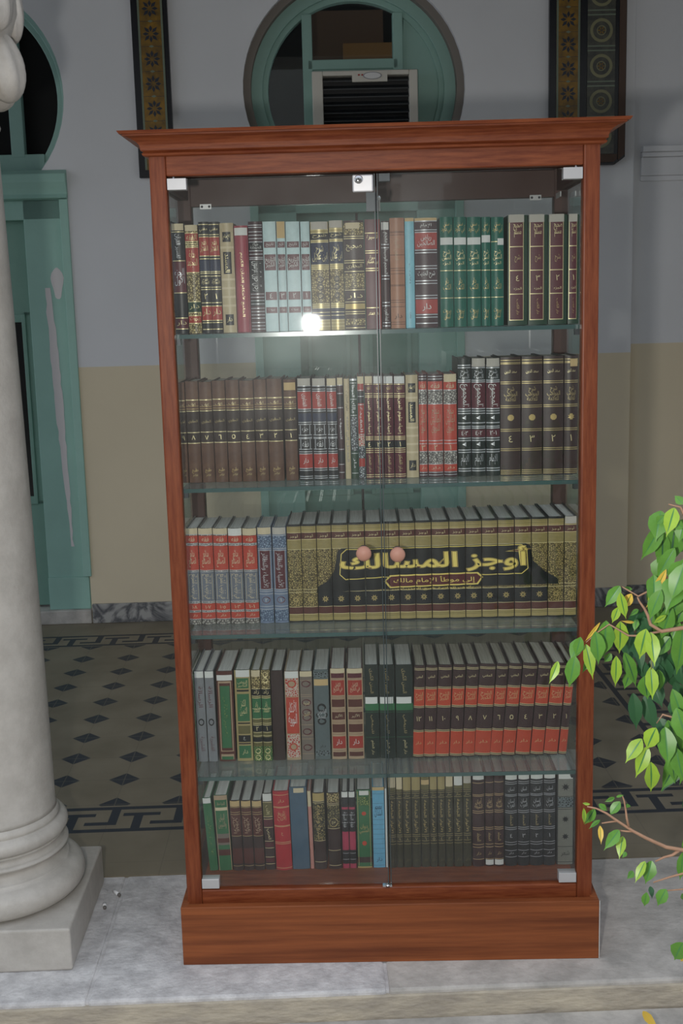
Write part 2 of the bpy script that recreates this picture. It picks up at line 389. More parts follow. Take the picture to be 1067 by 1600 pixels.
def horseshoe(n, cx, central):
    root = empty('window_%d' % n, RB(cx, YW, 0), TH); struct(root, False, 'horseshoe arched window with teal frame')
    f = MB(); h = math.sqrt(AR*AR-(AZ-CAPZ)**2); a0 = math.atan2(CAPZ-AZ, h)
    y0, y1 = .10, .15
    q_ = .04 if central else 0
    wr = AR-.115 if central else AR-.05
    f.ring((0, AZ), wr, AR+.01, y0, y1, TEAL_DIM, a0, PI-a0, 56); f.ring((0, AZ), AR-.05-q_ if central else AR-.025, AR+.01-q_, y0-.02, y0, TEAL_DIM, a0, PI-a0, 56)
    if central: f.ring((0, AZ), AR-.036, AR+.01, .03, y0-.005, mat('taupe_render', '7d7770', .9), a0, PI-a0, 56)
    f.box(-h, h, y0-.01, y1, CAPZ, CAPZ+.085, TEAL_DIM)
    mx_ = .215 if central else .272; ri_ = AR-.11 if central else AR-.045; hw = .024 if central else .032
    for s in (-1, 1): f.box(s*mx_-hw, s*mx_+hw, y0-.012, y1, CAPZ+.07, AZ+math.sqrt(ri_**2-mx_**2), TEAL_DIM)
    if central:
        f.box(-mx_, mx_, y0-.012, y1, 2.645, 2.690, TEAL_DIM); f.box(-mx_, mx_, y0, y1, 2.57, 2.65, TEAL_DIM)
    else:
        f.box(-mx_, mx_, y0-.012, y1, 2.85, 2.89, TEAL_DIM)
    f.build('frame', root, bevel=.004)
    g = MB()
    if central:
        g.prism([(x, z) for x, z in disc_poly(AR-.10) if x < mx_ or True], y1-.018, y1-.014, PANE)
    else: g.prism(disc_poly(AR-.04), y1-.018, y1-.014, mat('unlit_pane', '0d0e0e', .6, spec=.2))  # opaque near-black pane; the unlit room behind is put into its colour
    g.build('pane', root)
    if central:
        p = MB(); poly = [(mx_, CAPZ+.08)]+[(x, z) for x, z in disc_poly(AR-.11) if x >= mx_]
        p.prism(poly, y1-.04, y1-.02, TEAL_DIM); p.build('board_panel', root)
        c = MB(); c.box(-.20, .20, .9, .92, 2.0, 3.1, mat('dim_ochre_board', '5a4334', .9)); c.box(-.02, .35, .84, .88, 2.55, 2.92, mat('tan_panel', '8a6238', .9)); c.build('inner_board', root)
    # near-black sheet behind the window; the room's gloom is put into its colour
    b = MB(); b.box(-.8, .8, 1.0, 1.05, 2.0, 3.4, mat('room_gloom', '2d2523' if central else '040404', .95)); b.build('room_shade', root)
    return root
def disc_poly(r):
    a0 = math.asin(max(-1, (CAPZ-AZ)/r)); return [(r*math.cos(a0+(PI-2*a0)*i/40), AZ+r*math.sin(a0+(PI-2*a0)*i/40)) for i in range(41)]
horseshoe(1, DC[1], False); horseshoe(2, DC[0], True)

def doorway(n, cx):
    root = empty('door_%d' % n, RB(cx, YW, 0), TH); struct(root, False, 'teal painted doorway below the arched window')
    f = MB()
    f.box(-DH, DH, -.02, .3, 0, .07, STONEL); f.build('threshold', root, bevel=.005)
    f = MB()
    for s in (-1, 1):
        a, b = sorted((s*(DH+.004), s*(DH-.21))); f.box(a, b, .02, .10, .07, 2.07, TEAL)
        a, b = sorted((s*(DH+.01), s*(DH-.03))); f.box(a, b, -.012, .02, .24, 2.07, TEAL)
        a, b = sorted((s*(DH-.005), s*(DH-.21))); f.box(a, b, .008, .02, .07, .235, TEAL)
    f.box(-DH, DH, .02, .10, 1.98, 2.07, TEAL)
    f.build('door_frame', root, bevel=.003)
    c = MB(); pf = [(0, 2.07), (.035, 2.075), (.02, 2.095), (.03, 2.12), (.045, 2.15), (.04, 2.185), (.01, 2.205), (0, 2.205)]
    vs = []; fs = []; k = len(pf)
    for x in (-DH-.012, DH+.012):
        for o, z in pf: vs.append((x, .02-o-.012, z))
    for q in range(k): fs.append((q, (q+1) % k, (q+1) % k+k, q+k))
    fs += [tuple(range(k))[::-1], tuple(range(k, 2*k))]; c.add(vs, fs, TEAL); c.box(-DH, DH, .01, .12, 2.07, 2.2, TEAL)
    c.build('cornice', root, bevel=.004, fix=True)
    for s in (-1, 1):
        l = MB(); a, b = sorted((s*.006, s*(DH-.205)))
        l.box(a, b, .075, .10, .08, .62, TEALD); l.box(a, b, .075, .10, 1.53, 1.98, TEALD)
        l.box(a, a+.05, .075, .10, .6, 1.55, TEALD); l.box(b-.05, b, .075, .10, .6, 1.55, TEALD)
        l.box(a+.05, b-.05, .068, .095, .60, .64, TEALD); l.box(a+.05, b-.05, .068, .095, 1.50, 1.54, TEALD)
        l.box(a+.04, a+.06, .066, .095, .60, 1.54, TEALD); l.box(b-.06, b-.04, .066, .095, .60, 1.54, TEALD)
        d = l.build('door_leaf', root, bevel=.003)
        MB().box(a+.05, b-.05, .088, .093, .62, 1.52, mat('black_glass', '15181a', .15) if n == 1 else TEALD).build('glazing' if n == 1 else 'field_panel', d)
    return root
dl = doorway(1, DC[1]); doorway(2, DC[0])
# peeled paint on the left jamb: ragged bare strip
pe = MB(); rnd = random.Random(3); pl = []; prr = []
for i in range(34):
    u = i/33; z = 1.66-1.27*u; x = .385+.035*u+rnd.uniform(-.003, .003); w = (.010+.014*math.sin(PI*min(1, u*1.1)))*(1-.6*u)+rnd.uniform(0, .004)
    pl.append((x-w, z)); prr.append((x+w, z))
pe.prism(pl+prr[::-1], .0185, .0195, PEEL)
pe.prism([(.432+.028*math.cos(a)*(1+.25*math.sin(3*a)), 1.68+.075*math.sin(a)) for a in [2*PI*k/18 for k in range(18)]], .0186, .0196, PEEL)
pe.build('peeled_patch', dl, fix=True)

# ------------------------------------------------------------------ air conditioner
ac = empty('air_conditioner', RB(.145, YW+.02, 2.2), TH, 'white window air conditioner with black louvres set in the middle arched window', 'air conditioner')
WP = mat('yellowed_plastic', 'c9c5bb', .5); BK = mat('black_louvre', '17181a', .5)
a = MB(); w, h = .2475, .42
a.box(-w, -w+.05, -.03, .1, 0, h, WP); a.box(w-.04, w, -.03, .1, 0, h, WP); a.box(-w+.05, w-.04, -.03, .1, h-.022, h, WP); a.box(-w+.05, w-.04, -.03, .1, 0, .03, WP)
a.box(-w+.01, w-.01, .05, .2, .01, h-.01, WP); a.build('casing', ac, bevel=.004)
a = MB(); a.box(-w+.05, w-.04, .03, .045, .03, h-.022, BK)
for i in range(10):
    z = .05+i*.036; a.add([(-w+.05, -.01, z), (w-.04, -.01, z), (w-.04, .028, z+.02), (-w+.05, .028, z+.02), (-w+.05, -.01, z+.005), (w-.04, -.01, z+.005), (w-.04, .028, z+.025), (-w+.05, .028, z+.025)],
        [(0,3,2,1),(4,5,6,7),(0,1,5,4),(1,2,6,5),(2,3,7,6),(3,0,4,7)], mat('grey_louvre', '34373a', .45))
a.build('louvre_grille', ac)
a = MB(); a.box(-.06, .105, -.036, -.02, h-.052, h-.004, WP)
lo = [(.035+.045*math.cos(t), h-.026+.017*math.sin(t)) for t in [2*PI*k/24 for k in range(24)]]
a.prism(lo, -.0385, -.036, mat('badge_grey', '8f8f92', .4)); a.prism([(.035+(x-.035)*.86, h-.026+(z-h+.026)*.8) for x, z in lo], -.040, -.0385, mat('badge_white', 'd4d4d4', .4))
for x in (-.028, -.012): a.prism([(x+.005*math.cos(t), h-.022+.004*math.sin(t)) for t in [2*PI*k/10 for k in range(10)]], -.038, -.036, mat('badge_red', 'a03a35', .4))
a.build('badge', ac)

# ------------------------------------------------------------------ glazed tile panels
TBLK = mat('tile_black', '1c1d22', .25); TYEL = mat('tile_yellow', '8d6a22', .3, noise=.35, nscale=18, color2='5e4a26'); TSTAR = mat('tile_star', '262c38', .3)
TGRY = mat('tile_olive', '55554a', .3, noise=.3, nscale=20, color2='3b3c3a'); TRING = mat('tile_ring', '7c7a5c', .3); TBRN = mat('brown_wood', '4a372c', .6)
TGRN = mat('tile_green', '6d7868', .3)
def star(mb, cx, cz, r, y, m, n=8):
    for k in range(n):
        a = 2*PI*k/n; dx, dz = math.cos(a), math.sin(a); px, pz = -dz, dx; L = r if k % 2 else r*.9
        mb.prism([(cx+dx*.2*r, cz+dz*.2*r), (cx+dx*.55*r+px*.18*r, cz+dz*.55*r+pz*.18*r), (cx+dx*L, cz+dz*L), (cx+dx*.55*r-px*.18*r, cz+dz*.55*r-pz*.18*r)][::-1], y-.0015, y, m)
def yellow_strip(mb, x0, x1, z0, z1, y):
    c = (x0+x1)/2; z = z0; i = 0
    mb.box(x0, x1, y, y+.01, z0, z1, TYEL); mb.box(x0, x0+.009, y-.001, y, z0, z1, TGRN); mb.box(x1-.009, x1, y-.001, y, z0, z1, TGRN)
    while z < z1-.05:
        star(mb, c, z+.055, .042, y, TSTAR); mb.prism([(c-.012, z), (c, z-.006), (c+.012, z), (c, z+.006)], y-.0015, y, TGRN)
        mb.box(x0, x1, y-.0006, y, z+.109, z+.1105, TSTAR); z += .11; i += 1
p1 = empty('tile_panel', RB(-.843, YW, 2.155), TH, 'narrow black-edged glazed tile strip with yellow stars, left of the middle arch', 'tile panel')
a = MB(); a.box(-.084, .084, -.03, -.001, 0, 1.3, TBLK); a.build('border', p1, bevel=.003)
a = MB(); yellow_strip(a, -.053, .062, .035, 1.27, -.034); a.build('tile_strip', p1)
p2 = empty('tile_panel', RB(1.19, YW, 2.165), TH, 'wide dark glazed tile panel with circle motifs beside the right pier', 'tile panel')
a = MB(); a.prism([(-.182, 0), (.13, 0), (.18, .035), (.18, 1.3), (-.182, 1.3)], -.03, -.001, TBLK); a.build('border', p2, bevel=.003)
a = MB(); yellow_strip(a, -.15, -.04, .05, 1.27, -.034); a.build('tile_strip', p2)
a = MB(); a.box(-.005, .125, -.034, -.024, .05, 1.27, TGRY)
z = .13
while z < 1.25:
    a.ring((.06, z), .040, .053, -.036, -.034, TRING, n=28); a.ring((.06, z), .018, .022, -.036, -.034, TRING, n=20)
    star(a, .06, z, .02, -.034, TYEL, 6); a.box(-.005, .125, -.0355, -.034, z+.066, z+.072, TGRN); a.box(-.005, .125, -.0355, -.034, z+.086, z+.092, TGRN)
    z += .158
a.build('circle_strip', p2)
a = MB(); a.prism([(.145, .02), (.176, .045), (.176, 1.29), (.145, 1.29)], -.036, -.029, TBRN); a.prism([(-.15, .012), (.125, .012), (.14, .025), (.14, .048), (-.15, .048)], -.036, -.029, TBRN); a.build('edge_board', p2)

# ------------------------------------------------------------------ column on the left
cl = empty('marble_column', (-.98, .166, 0), TH, 'pale marble column with moulded round base on a square plinth at the left edge', 'column')
a = MB(); a.box(-.218, .218, -.218, .218, 0, .107, COLM); a.build('plinth', cl, bevel=.006, seg=3)
def arc(cx, cz, r, a0, a1, n=8, sx=1): return [(cx+r*sx*math.cos(a0+(a1-a0)*i/n), cz+r*math.sin(a0+(a1-a0)*i/n)) for i in range(n+1)]
pf = [(0.02, .107), (.175, .107)]+arc(.176, .146, .037, -PI/2, PI/2, 10)+[(.176, .187), (.174, .190)]+[(.174-.017*math.sin(PI*i/8), .19+.035*i/8) for i in range(9)]+[(.176, .226), (.176, .232), (.166, .234)]
pf += [(.166-.006*math.sin(PI*i/6), .234+.02*i/6) for i in range(7)]+[(.164, .257)]+arc(.157, .278, .021, -PI/2, PI/2, 8)+[(.158, .30), (.158, .308), (.150, .325), (.02, .325)]
a = MB(); a.lathe(pf, (0, 0, 0), COLM, 72); a.build('base', cl)
pf = [(.01, .32), (.153, .32)]+[(.150-.022*(i/12)**1.5, .33+1.60*i/12) for i in range(13)]+[(.128, 1.94), (.01, 1.94)]
a = MB(); a.lathe(pf, (0, 0, 0), COLM, 64); a.build('shaft', cl)
a = MB(); pf = [(.01, 1.93), (.13, 1.93)]+arc(.126, 1.955, .010, -PI/2, PI/2, 6)+[(.130, 1.975), (.132, 2.03), (.145, 2.10), (.18, 2.17), (.19, 2.2), (.19, 2.38), (.01, 2.38)]
a.lathe(pf, (0, 0, 0), COLM, 48)
# curled leaves of the capital
def bulb(mb, ang, rr, zc, sr, st, sz):
    vs = []; fs = []; nu, nv = 42, 16; ca, sa = math.cos(ang), math.sin(ang)
    for i in range(nv+1):
        b = -PI/2+PI*i/nv; droop = .5*(1-math.sin(b))
        for k in range(nu):
            t = 2*PI*k/nu; rib = 1+.07*math.cos(7*t+2.2*b)*math.cos(b)
            x = rr+sr*math.cos(b)*math.cos(t)*rib+.02*droop; y = st*math.cos(b)*math.sin(t)*rib*(.75+.25*droop); z = zc+sz*math.sin(b)
            vs.append((x*ca-y*sa, x*sa+y*ca, z))
    for i in range(nv):
        for k in range(nu): fs.append((i*nu+k, i*nu+(k+1) % nu, (i+1)*nu+(k+1) % nu, (i+1)*nu+k))
    mb.add(vs, fs, COLM, True)
for k in range(8): bulb(a, k*PI/4+.05-TH, .142, 2.085, .048, .066, .080)
for k in range(8): bulb(a, k*PI/4+PI/8+.05-TH, .160, 2.23, .035, .055, .085)
a.box(-.22, .22, -.22, .22, 2.37, 2.44, COLM)
a.build('capital', cl, fix=True)
a = MB(); a.box(-.2, .2, -.2, .2, 2.44, 3.3, PLAST); struct(a.build('trim_1')); bpy.data.objects['trim_1'].location = (-.98, .166, 0); bpy.data.objects['trim_1']['label'] = 'masonry block carried by the column'

# cigarette ends
CW = mat('cigarette_paper', 'f2f2f2', .8); CF = mat('burnt_tip', '6e6a66', .9)
for (px, py, ang, L, lab) in ((178, 1394, -.9, .028, 'white cigarette end lying on the stone, farther from the column base'), (163, 1414, -1.3, .02, 'small flattened white cigarette end on the stone, nearest the column plinth')):
    d = FW + RI*((px-533.5)/FPX) + UP*((800-py)/FPX); P = CAM + d*(-CAM.z/d.z)
    e = empty('cigarette_butt', P+Vector((0, 0, .0045)), ang, lab, 'cigarette butt', 'cigarette ends on the floor')
    MB().lathe([(.0005, 0), (.0048, .0005), (.0048, L)], (0, 0, 0), CW, 12, axis='x').build('paper', e); MB().lathe([(.0048, L), (.0045, L+.005), (.0005, L+.007)], (0, 0, 0), CF, 12, axis='x').build('tip', e)

# ------------------------------------------------------------------ the bookcase
WH = mat('mahogany_horizontal', '8a4a2b', .42, spec=.3, noise=.4, nscale=14, color2='6a3019', stretch=(.7, 6, 9), bump=.03, bscale=80)
WV = mat('mahogany_upright', '87482b', .4, spec=.3, noise=.4, nscale=14, color2='6a311b', stretch=(9, 6, .7), bump=.03, bscale=80)
WPL = mat('mahogany_plinth', '965530', .45, spec=.3, noise=.5, nscale=4, color2='6c3920', stretch=(.4, 3, 11))
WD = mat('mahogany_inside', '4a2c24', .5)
GL = glass_mat('door_glass', (.965, .98, .972), .009)
GLS = glass_mat('pane_glass', (.965, .98, .972), 0)
GSH = glass_mat('shelf_glass', (.86, .91, .90), 0, .13)
EDGE = mat('green_glass_edge', '4a6463', .15)
MET = mat('satin_metal', 'cfcfd0', .35, metal=.5); CHR = mat('chrome', 'd8d8da', .12, metal=1); DMET = mat('dark_metal', '4c5055', .4, metal=.4)
KN = mat('salmon_wood', 'bd8a76', .5)
cab = empty('bookcase', (0, 0, 0), 0, 'tall mahogany glass-fronted bookcase standing on a stone sill, full of books', 'bookcase')
CD = .42
a = MB(); a.box(-.492, .492, -.028, -.008, 0, .147, WPL); a.box(-.492, -.474, -.008, CD, 0, .147, WPL); a.box(.474, .492, -.008, CD, 0, .147, WPL)
a.box(-.474, .474, CD-.02, CD, 0, .14, WD); a.build('plinth', cab, bevel=.0015)
a = MB(); a.box(.492, .4935, -.029, -.0265, .001, .147, mat('white_edge_tape', 'd5d2cc', .6)); a.build('edge_strip', cab)
for s in (-1, 1):
    a = MB(); x0, x1 = sorted((s*.480, s*.4445)); a.box(x0, x1, 0, .034, .03, 1.862, WV); a.build('front_post', cab, bevel=.004, seg=3)
    a = MB(); x0, x1 = sorted((s*.480, s*.446)); a.box(x0, x1, CD-.034, CD, .03, 1.862, WD); a.build('rear_post', cab, bevel=.003)
    a = MB(); x0, x1 = sorted((s*.479, s*.452)); a.box(x0, x1, .034, CD-.034, .1, .155, WD); a.build('side_rail', cab); a = MB(); a.box(x0, x1, .034, CD-.034, 1.80, 1.86, WD); a.build('side_rail', cab)
    a = MB(); x0, x1 = sorted((s*.470, s*.465)); a.box(x0, x1, .034, CD-.034, .155, 1.80, GLS); a.build('side_pane', cab)
a = MB(); a.box(-.4445, .4445, .002, .034, 1.8165, 1.862, WH); a.build('top_rail', cab, bevel=.003)
a = MB(); a.box(-.4445, .4445, .002, .034, .13, .1755, WH); a.build('bottom_rail', cab, bevel=.003)
a = MB(); a.box(-.446, .446, CD-.034, CD-.004, 1.785, 1.86, WD); a.build('rear_rail', cab); a = MB(); a.box(-.446, .446, CD-.034, CD-.004, .12, .2, WD); a.build('rear_rail', cab)
a = MB(); a.box(-.446, .446, CD-.022, CD-.017, .2, 1.785, GLS); a.build('rear_pane', cab)
a = MB(); a.box(-.452, .452, .034, CD-.02, .137, .155, WH); a.build('bottom_board', cab)
a = MB(); a.box(-.445, .445, .036, CD, 1.848, 1.860, WD); a.build('top_board', cab)
# cornice: one profile mitred round three sides
pf = [(.003, 1.857), (.010, 1.859), (.012, 1.863), (.008, 1.866), (.014, 1.869), (.014, 1.874), (.016, 1.880), (.021, 1.886), (.030, 1.8915), (.040, 1.8945), (.045, 1.8955), (.045, 1.8985), (.051, 1.899), (.055, 1.905)]
vs = []; fs = []; k = len(pf)
for o, z in pf: vs.append((-.48-o, CD, z))
for o, z in pf: vs.append((-.48-o, -o, z))
for o, z in pf: vs.append((.48+o, -o, z))
for o, z in pf: vs.append((.48+o, CD, z))
for b in range(3):
    for q in range(k-1): fs.append((b*k+q, (b+1)*k+q, (b+1)*k+q+1, b*k+q+1))
fs.append((k-1, 2*k-1, 3*k-1, 4*k-1)); fs.append((0, 3*k, 2*k, k)); fs.append(tuple(range(k))[::-1]); fs.append(tuple(range(3*k, 4*k)))
MB().add(vs, fs, WH).build('cornice', cab, fix=True)
SHZ = [1.480, 1.134, .790, .442]
for z in SHZ:
    a = MB(); a.box(-.450, .450, .042, CD-.04, z-.008, z, GSH); sh = a.build('shelf', cab); sh['label'] = 'clear glass shelf with a green front edge'
    a = MB(); a.box(-.450, .450, .0395, .0418, z-.0085, z+.0005, EDGE); a.build('polished_edge', sh)
    for s in (-1, 1):
        a = MB(); x0, x1 = sorted((s*.4505, s*.438)); a.box(x0, x1, .05, .066, z-.022, z-.008, DMET); a.build('shelf_support', cab)
for s in (-1, 1):
    x0, x1 = (-.442, .0015) if s < 0 else (.0045, .442)
    d = MB().box(x0, x1, .009, .014, .181, 1.811, GL).build('door', cab); d['label'] = 'frameless glass door'
    for z0, z1 in ((1.788, 1.812), (.179, .203)):
        a = MB(); xa, xb = sorted((s*.443, s*.402)); a.box(xa, xb, .001, .024, z0, z1, MET); a.lathe([(.0005, 0), (.0025, 0), (.0025, .014), (.0005, .014)], (s*.43, .012, z1-.003 if z0 > 1 else z0-.011), CHR, 10); a.build('pivot_hinge', d, bevel=.0015)
    a = MB(); kx = -.041 if s < 0 else .0345; ky = .989
    a.lathe([(.0008, -.034), (.008, -.0335), (.0145, -.030), (.0172, -.024), (.0165, -.017), (.012, -.010), (.008, -.004), (.008, .0085), (.0008, .0085)], (kx, 0, ky if s < 0 else .985), KN, 28, axis='y'); a.build('knob', d, fix=True)
    a = MB(); a.lathe([(.0008, .0145), (.011, .0145), (.011, .020), (.0008, .021)], (kx, 0, ky if s < 0 else .985), DMET, 20, axis='y'); a.build('knob_backplate', d, fix=True)
    xe0, xe1 = (-.0010, .0013) if s < 0 else (.0047, .007)
    MB().box(xe0, xe1, .0085, .0145, .181, 1.811, mat('sealing_strip', '3d4647', .3)).build('edge_seal', d)
    if s < 0:
        lk = MB(); lk.box(-.047, -.0025, .000, .0085, 1.773, 1.809, MET); lo = lk.build('lock', d, bevel=.003, seg=3); lo['label'] = 'brushed square lock'
        a = MB(); a.lathe([(.0005, -.012), (.0075, -.012), (.009, -.0105), (.009, 0), (.0005, 0)], (-.034, 0, 1.798), CHR, 24, axis='y'); a.box(-.0345, -.0335, -.0125, -.011, 1.794, 1.801, BK); a.lathe([(.0005, -.0124), (.0018, -.0124), (.0018, -.0115), (.0005, -.0115)], (-.034, 0, 1.798), BK, 10, axis='y'); a.build('lock_cylinder', d, fix=True)
a = MB(); a.box(.009, .034, .016, .034, 1.795, 1.812, DMET); a.build('strike_plate', cab, bevel=.001)
a = MB(); a.box(-.018, .004, .035, .05, 1.735, 1.775, DMET); a.lathe([(.0005, 0), (.004, 0), (.004, .012), (.0005, .012)], (.0005, .04, 1.758), CHR, 12); a.lathe([(.0005, 0), (.004, 0), (.004, .012), (.0005, .012)], (.010, .04, 1.758), CHR, 12); a.box(.002, .012, .038, .042, 1.735, 1.758, CHR); a.build('inner_catch', cab)
a = MB(); a.box(-.014, .008, .0, .012, .1765, .180, CHR); a.lathe([(.0005, 0), (.005, 0), (.004, .006), (.0005, .006)], (-.002, .0, .177), CHR, 12); a.build('floor_catch', cab)
for x in (-.41, .40, .447):
    a = MB()
    if x < .44: a.box(x-.014, x+.014, CD-.037, CD-.034, 1.778, 1.79, MET); [a.lathe([(.0005, CD-.039), (.003, CD-.038), (.003, CD-.037)], (x+q, 0, 1.784), DMET, 10, axis='y') for q in (-.009, .009)]
    else: a.box(.446, .4485, .30, .36, 1.778, 1.79, MET)
    a.build('corner_bracket', cab)

# ------------------------------------------------------------------ books
PAL = dict(gset='a8965f', greyblue='747a86', label='bdb7ad', navy='1d2a45', black='1b1e22', cream='d2c3a3', red='a83a32', maroon='5c2630', dmaroon='3e2228', paleblue='bad2d3', vellum='c2b18e', rose='a04350',
  gold='c2ab72', dgreen='21402f', green='156353', green2='37704a', tan='b08067', sky='82c0cf', sky2='6cb0d2', dbrown='3c2c2b', old='54392e', old2='35261f', grey='84868a',
  white='dcdcd8', bluegrey='74829a', orange='c2452f', redor='bf4a3a', oliveb='6d6640', plum='3f2a2c', tealgrey='606b6d', greybr='7d7269', creaml='b39a7e', darkgreen='1c2a26',
  pink='c78a80', blue='4a6479', bright='b8313a', pinkd='b23c58', kolive='3b3a2a', kmar='3c2628', nblack='24272a', silver='c6c8cb', goldl='ded09f', browno='5a2f2a', cover='26302f', beige='c9ad7d', oran='c0472f', goldpale='b3a272', stone='7f7f76')
def pm(n):
    if n in MATS: return MATS[n]
    if n.startswith('orn_'):        # printed tracery: fine two-colour pattern
        c1, c2 = {'orn_gold': ('c4b27c', '574a30'), 'orn_grey': ('bcb8ae', '54504f'), 'orn_silver': ('a7adb0', '2c3036'), 'orn_red': ('b33a34', 'c4b6a8'), 'orn_green': ('8d9a5a', '2b5a35'), 'orn_dark': ('857a50', '26261f'), 'orn_blue': ('8ea0b4', '4c5c76'), 'orn_blk': ('22262a', '6f7a7c'), 'orn_gset': ('b3a066', '4c4026')}[n]
        m = mat(n, c1, .4); t = m.node_tree; b = t.nodes['Principled BSDF']; tc = t.nodes.new('ShaderNodeTexCoord')
        v = t.nodes.new('ShaderNodeTexVoronoi'); v.feature = 'DISTANCE_TO_EDGE'; v.inputs['Scale'].default_value = 230 if n == 'orn_gset' else 190
        t.links.new(tc.outputs['Object'], v.inputs['Vector']); cr = t.nodes.new('ShaderNodeValToRGB'); t.links.new(v.outputs['Distance'], cr.inputs[0])
        e = cr.color_ramp.elements; e[0].position = .10; e[1].position = .22; e[0].color = lin(c2); e[1].color = lin(c1)
        t.links.new(cr.outputs[0], b.inputs['Base Color']); return m
    if n in ('gold', 'goldl', 'silver', 'goldpale'): return mat(n, PAL[n], .35, metal=.35)
    if n in ('old', 'old2'): return mat(n, PAL[n], .55, noise=.45, nscale=35, color2='2b1f1a' if n == 'old2' else '6b4d3a')
    if n in ('white', 'cream', 'beige', 'label'): return mat(n, PAL[n], .75)
    return mat(n, PAL[n], .42, noise=.12, nscale=60)
PAPER = mat('page_edges', 'f0ede8', .85, noise=.25, nscale=400, color2='cfccc6', stretch=(1, .02, .02))
PAPERD = mat('aged_page_edges', 'd8d0c2', .85, noise=.25, nscale=400, color2='b0a896', stretch=(1, .02, .02))
YS = .14
BOOKN = [0]
def clip2d(vs, fs, cuts):
    """split a flat mesh (x,z) at the given x cuts and keep only what lies between first and last"""
    bm = bmesh.new(); vv = [bm.verts.new((x, z, 0)) for x, z in vs]
    for f in fs:
        try: bm.faces.new([vv[i] for i in f])
        except ValueError: pass
    for i, c in enumerate(cuts):
        g = bm.verts[:]+bm.edges[:]+bm.faces[:]
        bmesh.ops.bisect_plane(bm, geom=g, plane_co=(c, 0, 0), plane_no=(1, 0, 0), clear_inner=(i == 0), clear_outer=(i == len(cuts)-1))
        if not bm.faces: break
    bm.verts.index_update(); r = ([(v.co.x, v.co.y) for v in bm.verts], [tuple(v.index for v in f.verts) for f in bm.faces]); bm.free(); return r
def book(xa, xb, shelf, top, des, label, group=None, lean=0, yref=None, depth=.165, ytop=None, back=0, sticker=None, overlays=None, paper=None, rounded=None):
    """xa, xb: left and right edge in the photo at height yref; top: height of the book in metres"""
    z0 = (SHZ+[.155])[shelf]+.0006
    ys = YS+back
    yref = yref or (430, 665, 885, 1110, 1295)[shelf]
    A = at_y(xa, yref, ys); B = at_y(xb, yref, ys); A.x = max(A.x, -.4625); B.x = min(B.x, .4625-max(0, (top-.16)*math.tan(math.radians(lean)))); w = B.x-A.x-.0008; h = top; ph = math.radians(lean)
    zr = (A.z+B.z)/2-z0; xc = (A.x+B.x)/2-zr*math.tan(ph)
    w *= math.cos(ph)
    root = empty('book', (xc, ys, z0+w/2*math.sin(abs(ph))), 0, label, 'book', group); root.rotation_euler = (0, ph, 0)
    b = des.get('bulge', min(.007, .17*w)) if rounded is None else rounded
    N = 8; xs = [-w/2+w*i/N for i in range(N+1)]
    ysp = lambda x: -b*(1-(2*x/w)**2)
    bands = des.get('bands', []); base = des['base']
    lines = []
    for l in des.get('lines', []):
        if isinstance(l, tuple): lines.append((l[0], l[0]+l[1], l[2]))
        else: lines.append((l, l+des.get('lw', .007), des.get('lc', 'goldl')))
    allb = [(a_, c_, col) for a_, c_, col in bands]+lines
    cuts = sorted(set([0, 1]+[round(v, 4) for a_, c_, _ in allb for v in (a_, c_) if 0 < v < 1]))
    cols = []
    for i in range(len(cuts)-1):
        mid = (cuts[i]+cuts[i+1])/2; c = base
        for a_, c_, col in allb:
            if a_ <= mid <= c_: c = col
        cols.append(c)
    mb = MB()
    vs = [(x, ysp(x), h*(1-t)) for t in cuts for x in xs]
    for i, c in enumerate(cols):
        o = i*(N+1); sub = vs[o:o+2*(N+1)]
        mb.add(sub, [(k, N+1+k, N+2+k, k+1) for k in range(N)], pm(c), True)
    side = pm(des.get('cover', base)); th = .0024
    dep = depth
    for s in (-1, 1):
        x0, x1 = sorted((s*w/2, s*(w/2-th))); mb.box(x0, x1, .0, dep, 0, h, side)
    # spine caps top and bottom
    for z, flip in ((h, 0), (0, 1)):
        f = list(range(N+1))+list(range(2*N+1, N, -1)); vv = [(x, ysp(x), z) for x in xs]+[(x, ysp(x)*.2+.003, z) for x in xs]
        f2 = [(k, k+1, N+2+k, N+1+k) for k in range(N)]
        if flip: f2 = [q[::-1] for q in f2]
        mb.add(vv, f2, side)
    def lay(v2, f2, m, off):             # v2 in local spine coordinates (x, z)
        if not f2: return
        mb.add([(x, ysp(max(-w/2, min(w/2, x)))-off, z) for x, z in v2], f2, m)
    for t in des.get('text', []):
        s, tc, ht, col = t[:4]; mode = t[4] if len(t) > 4 else 'h'; wf = t[5] if len(t) > 5 else (.78 if mode == 'h' else .6)
        v2, f2, ax, bx, ay, by = text_mesh(s)
        tw, thh = max(bx-ax, .05), max(by-ay, .05)
        if mode == 'h': sx_, sz_ = w*wf/tw, h*ht/thh
        else: sx_, sz_ = w*wf/thh, h*ht/tw
        if len(s) <= 2 and mode == 'h': sx_ = sz_ = min(sx_, sz_)
        zc = h*(1-tc)
        if mode == 'h': pts = [((x-(ax+bx)/2)*sx_, zc+(y-(ay+by)/2)*sz_) for x, y in v2]; ff = f2
        else: pts = [((y-(ay+by)/2)*sx_, zc-(x-(ax+bx)/2)*sz_) for x, y in v2]; ff = f2
        lay(pts, ff, pm(col), .0006)
    for r in des.get('rects', []):       # (x0, x1 as fractions, t0, t1, colour[, offset])
        X0, X1 = -w/2+w*r[0], -w/2+w*r[1]; n = 6
        v2 = [(X0+(X1-X0)*i/n, h*(1-t)) for t in (r[2], r[3]) for i in range(n+1)]
        lay(v2, [(k, n+1+k, n+2+k, k+1) for k in range(n)], pm(r[4]), r[5] if len(r) > 5 else .0003)
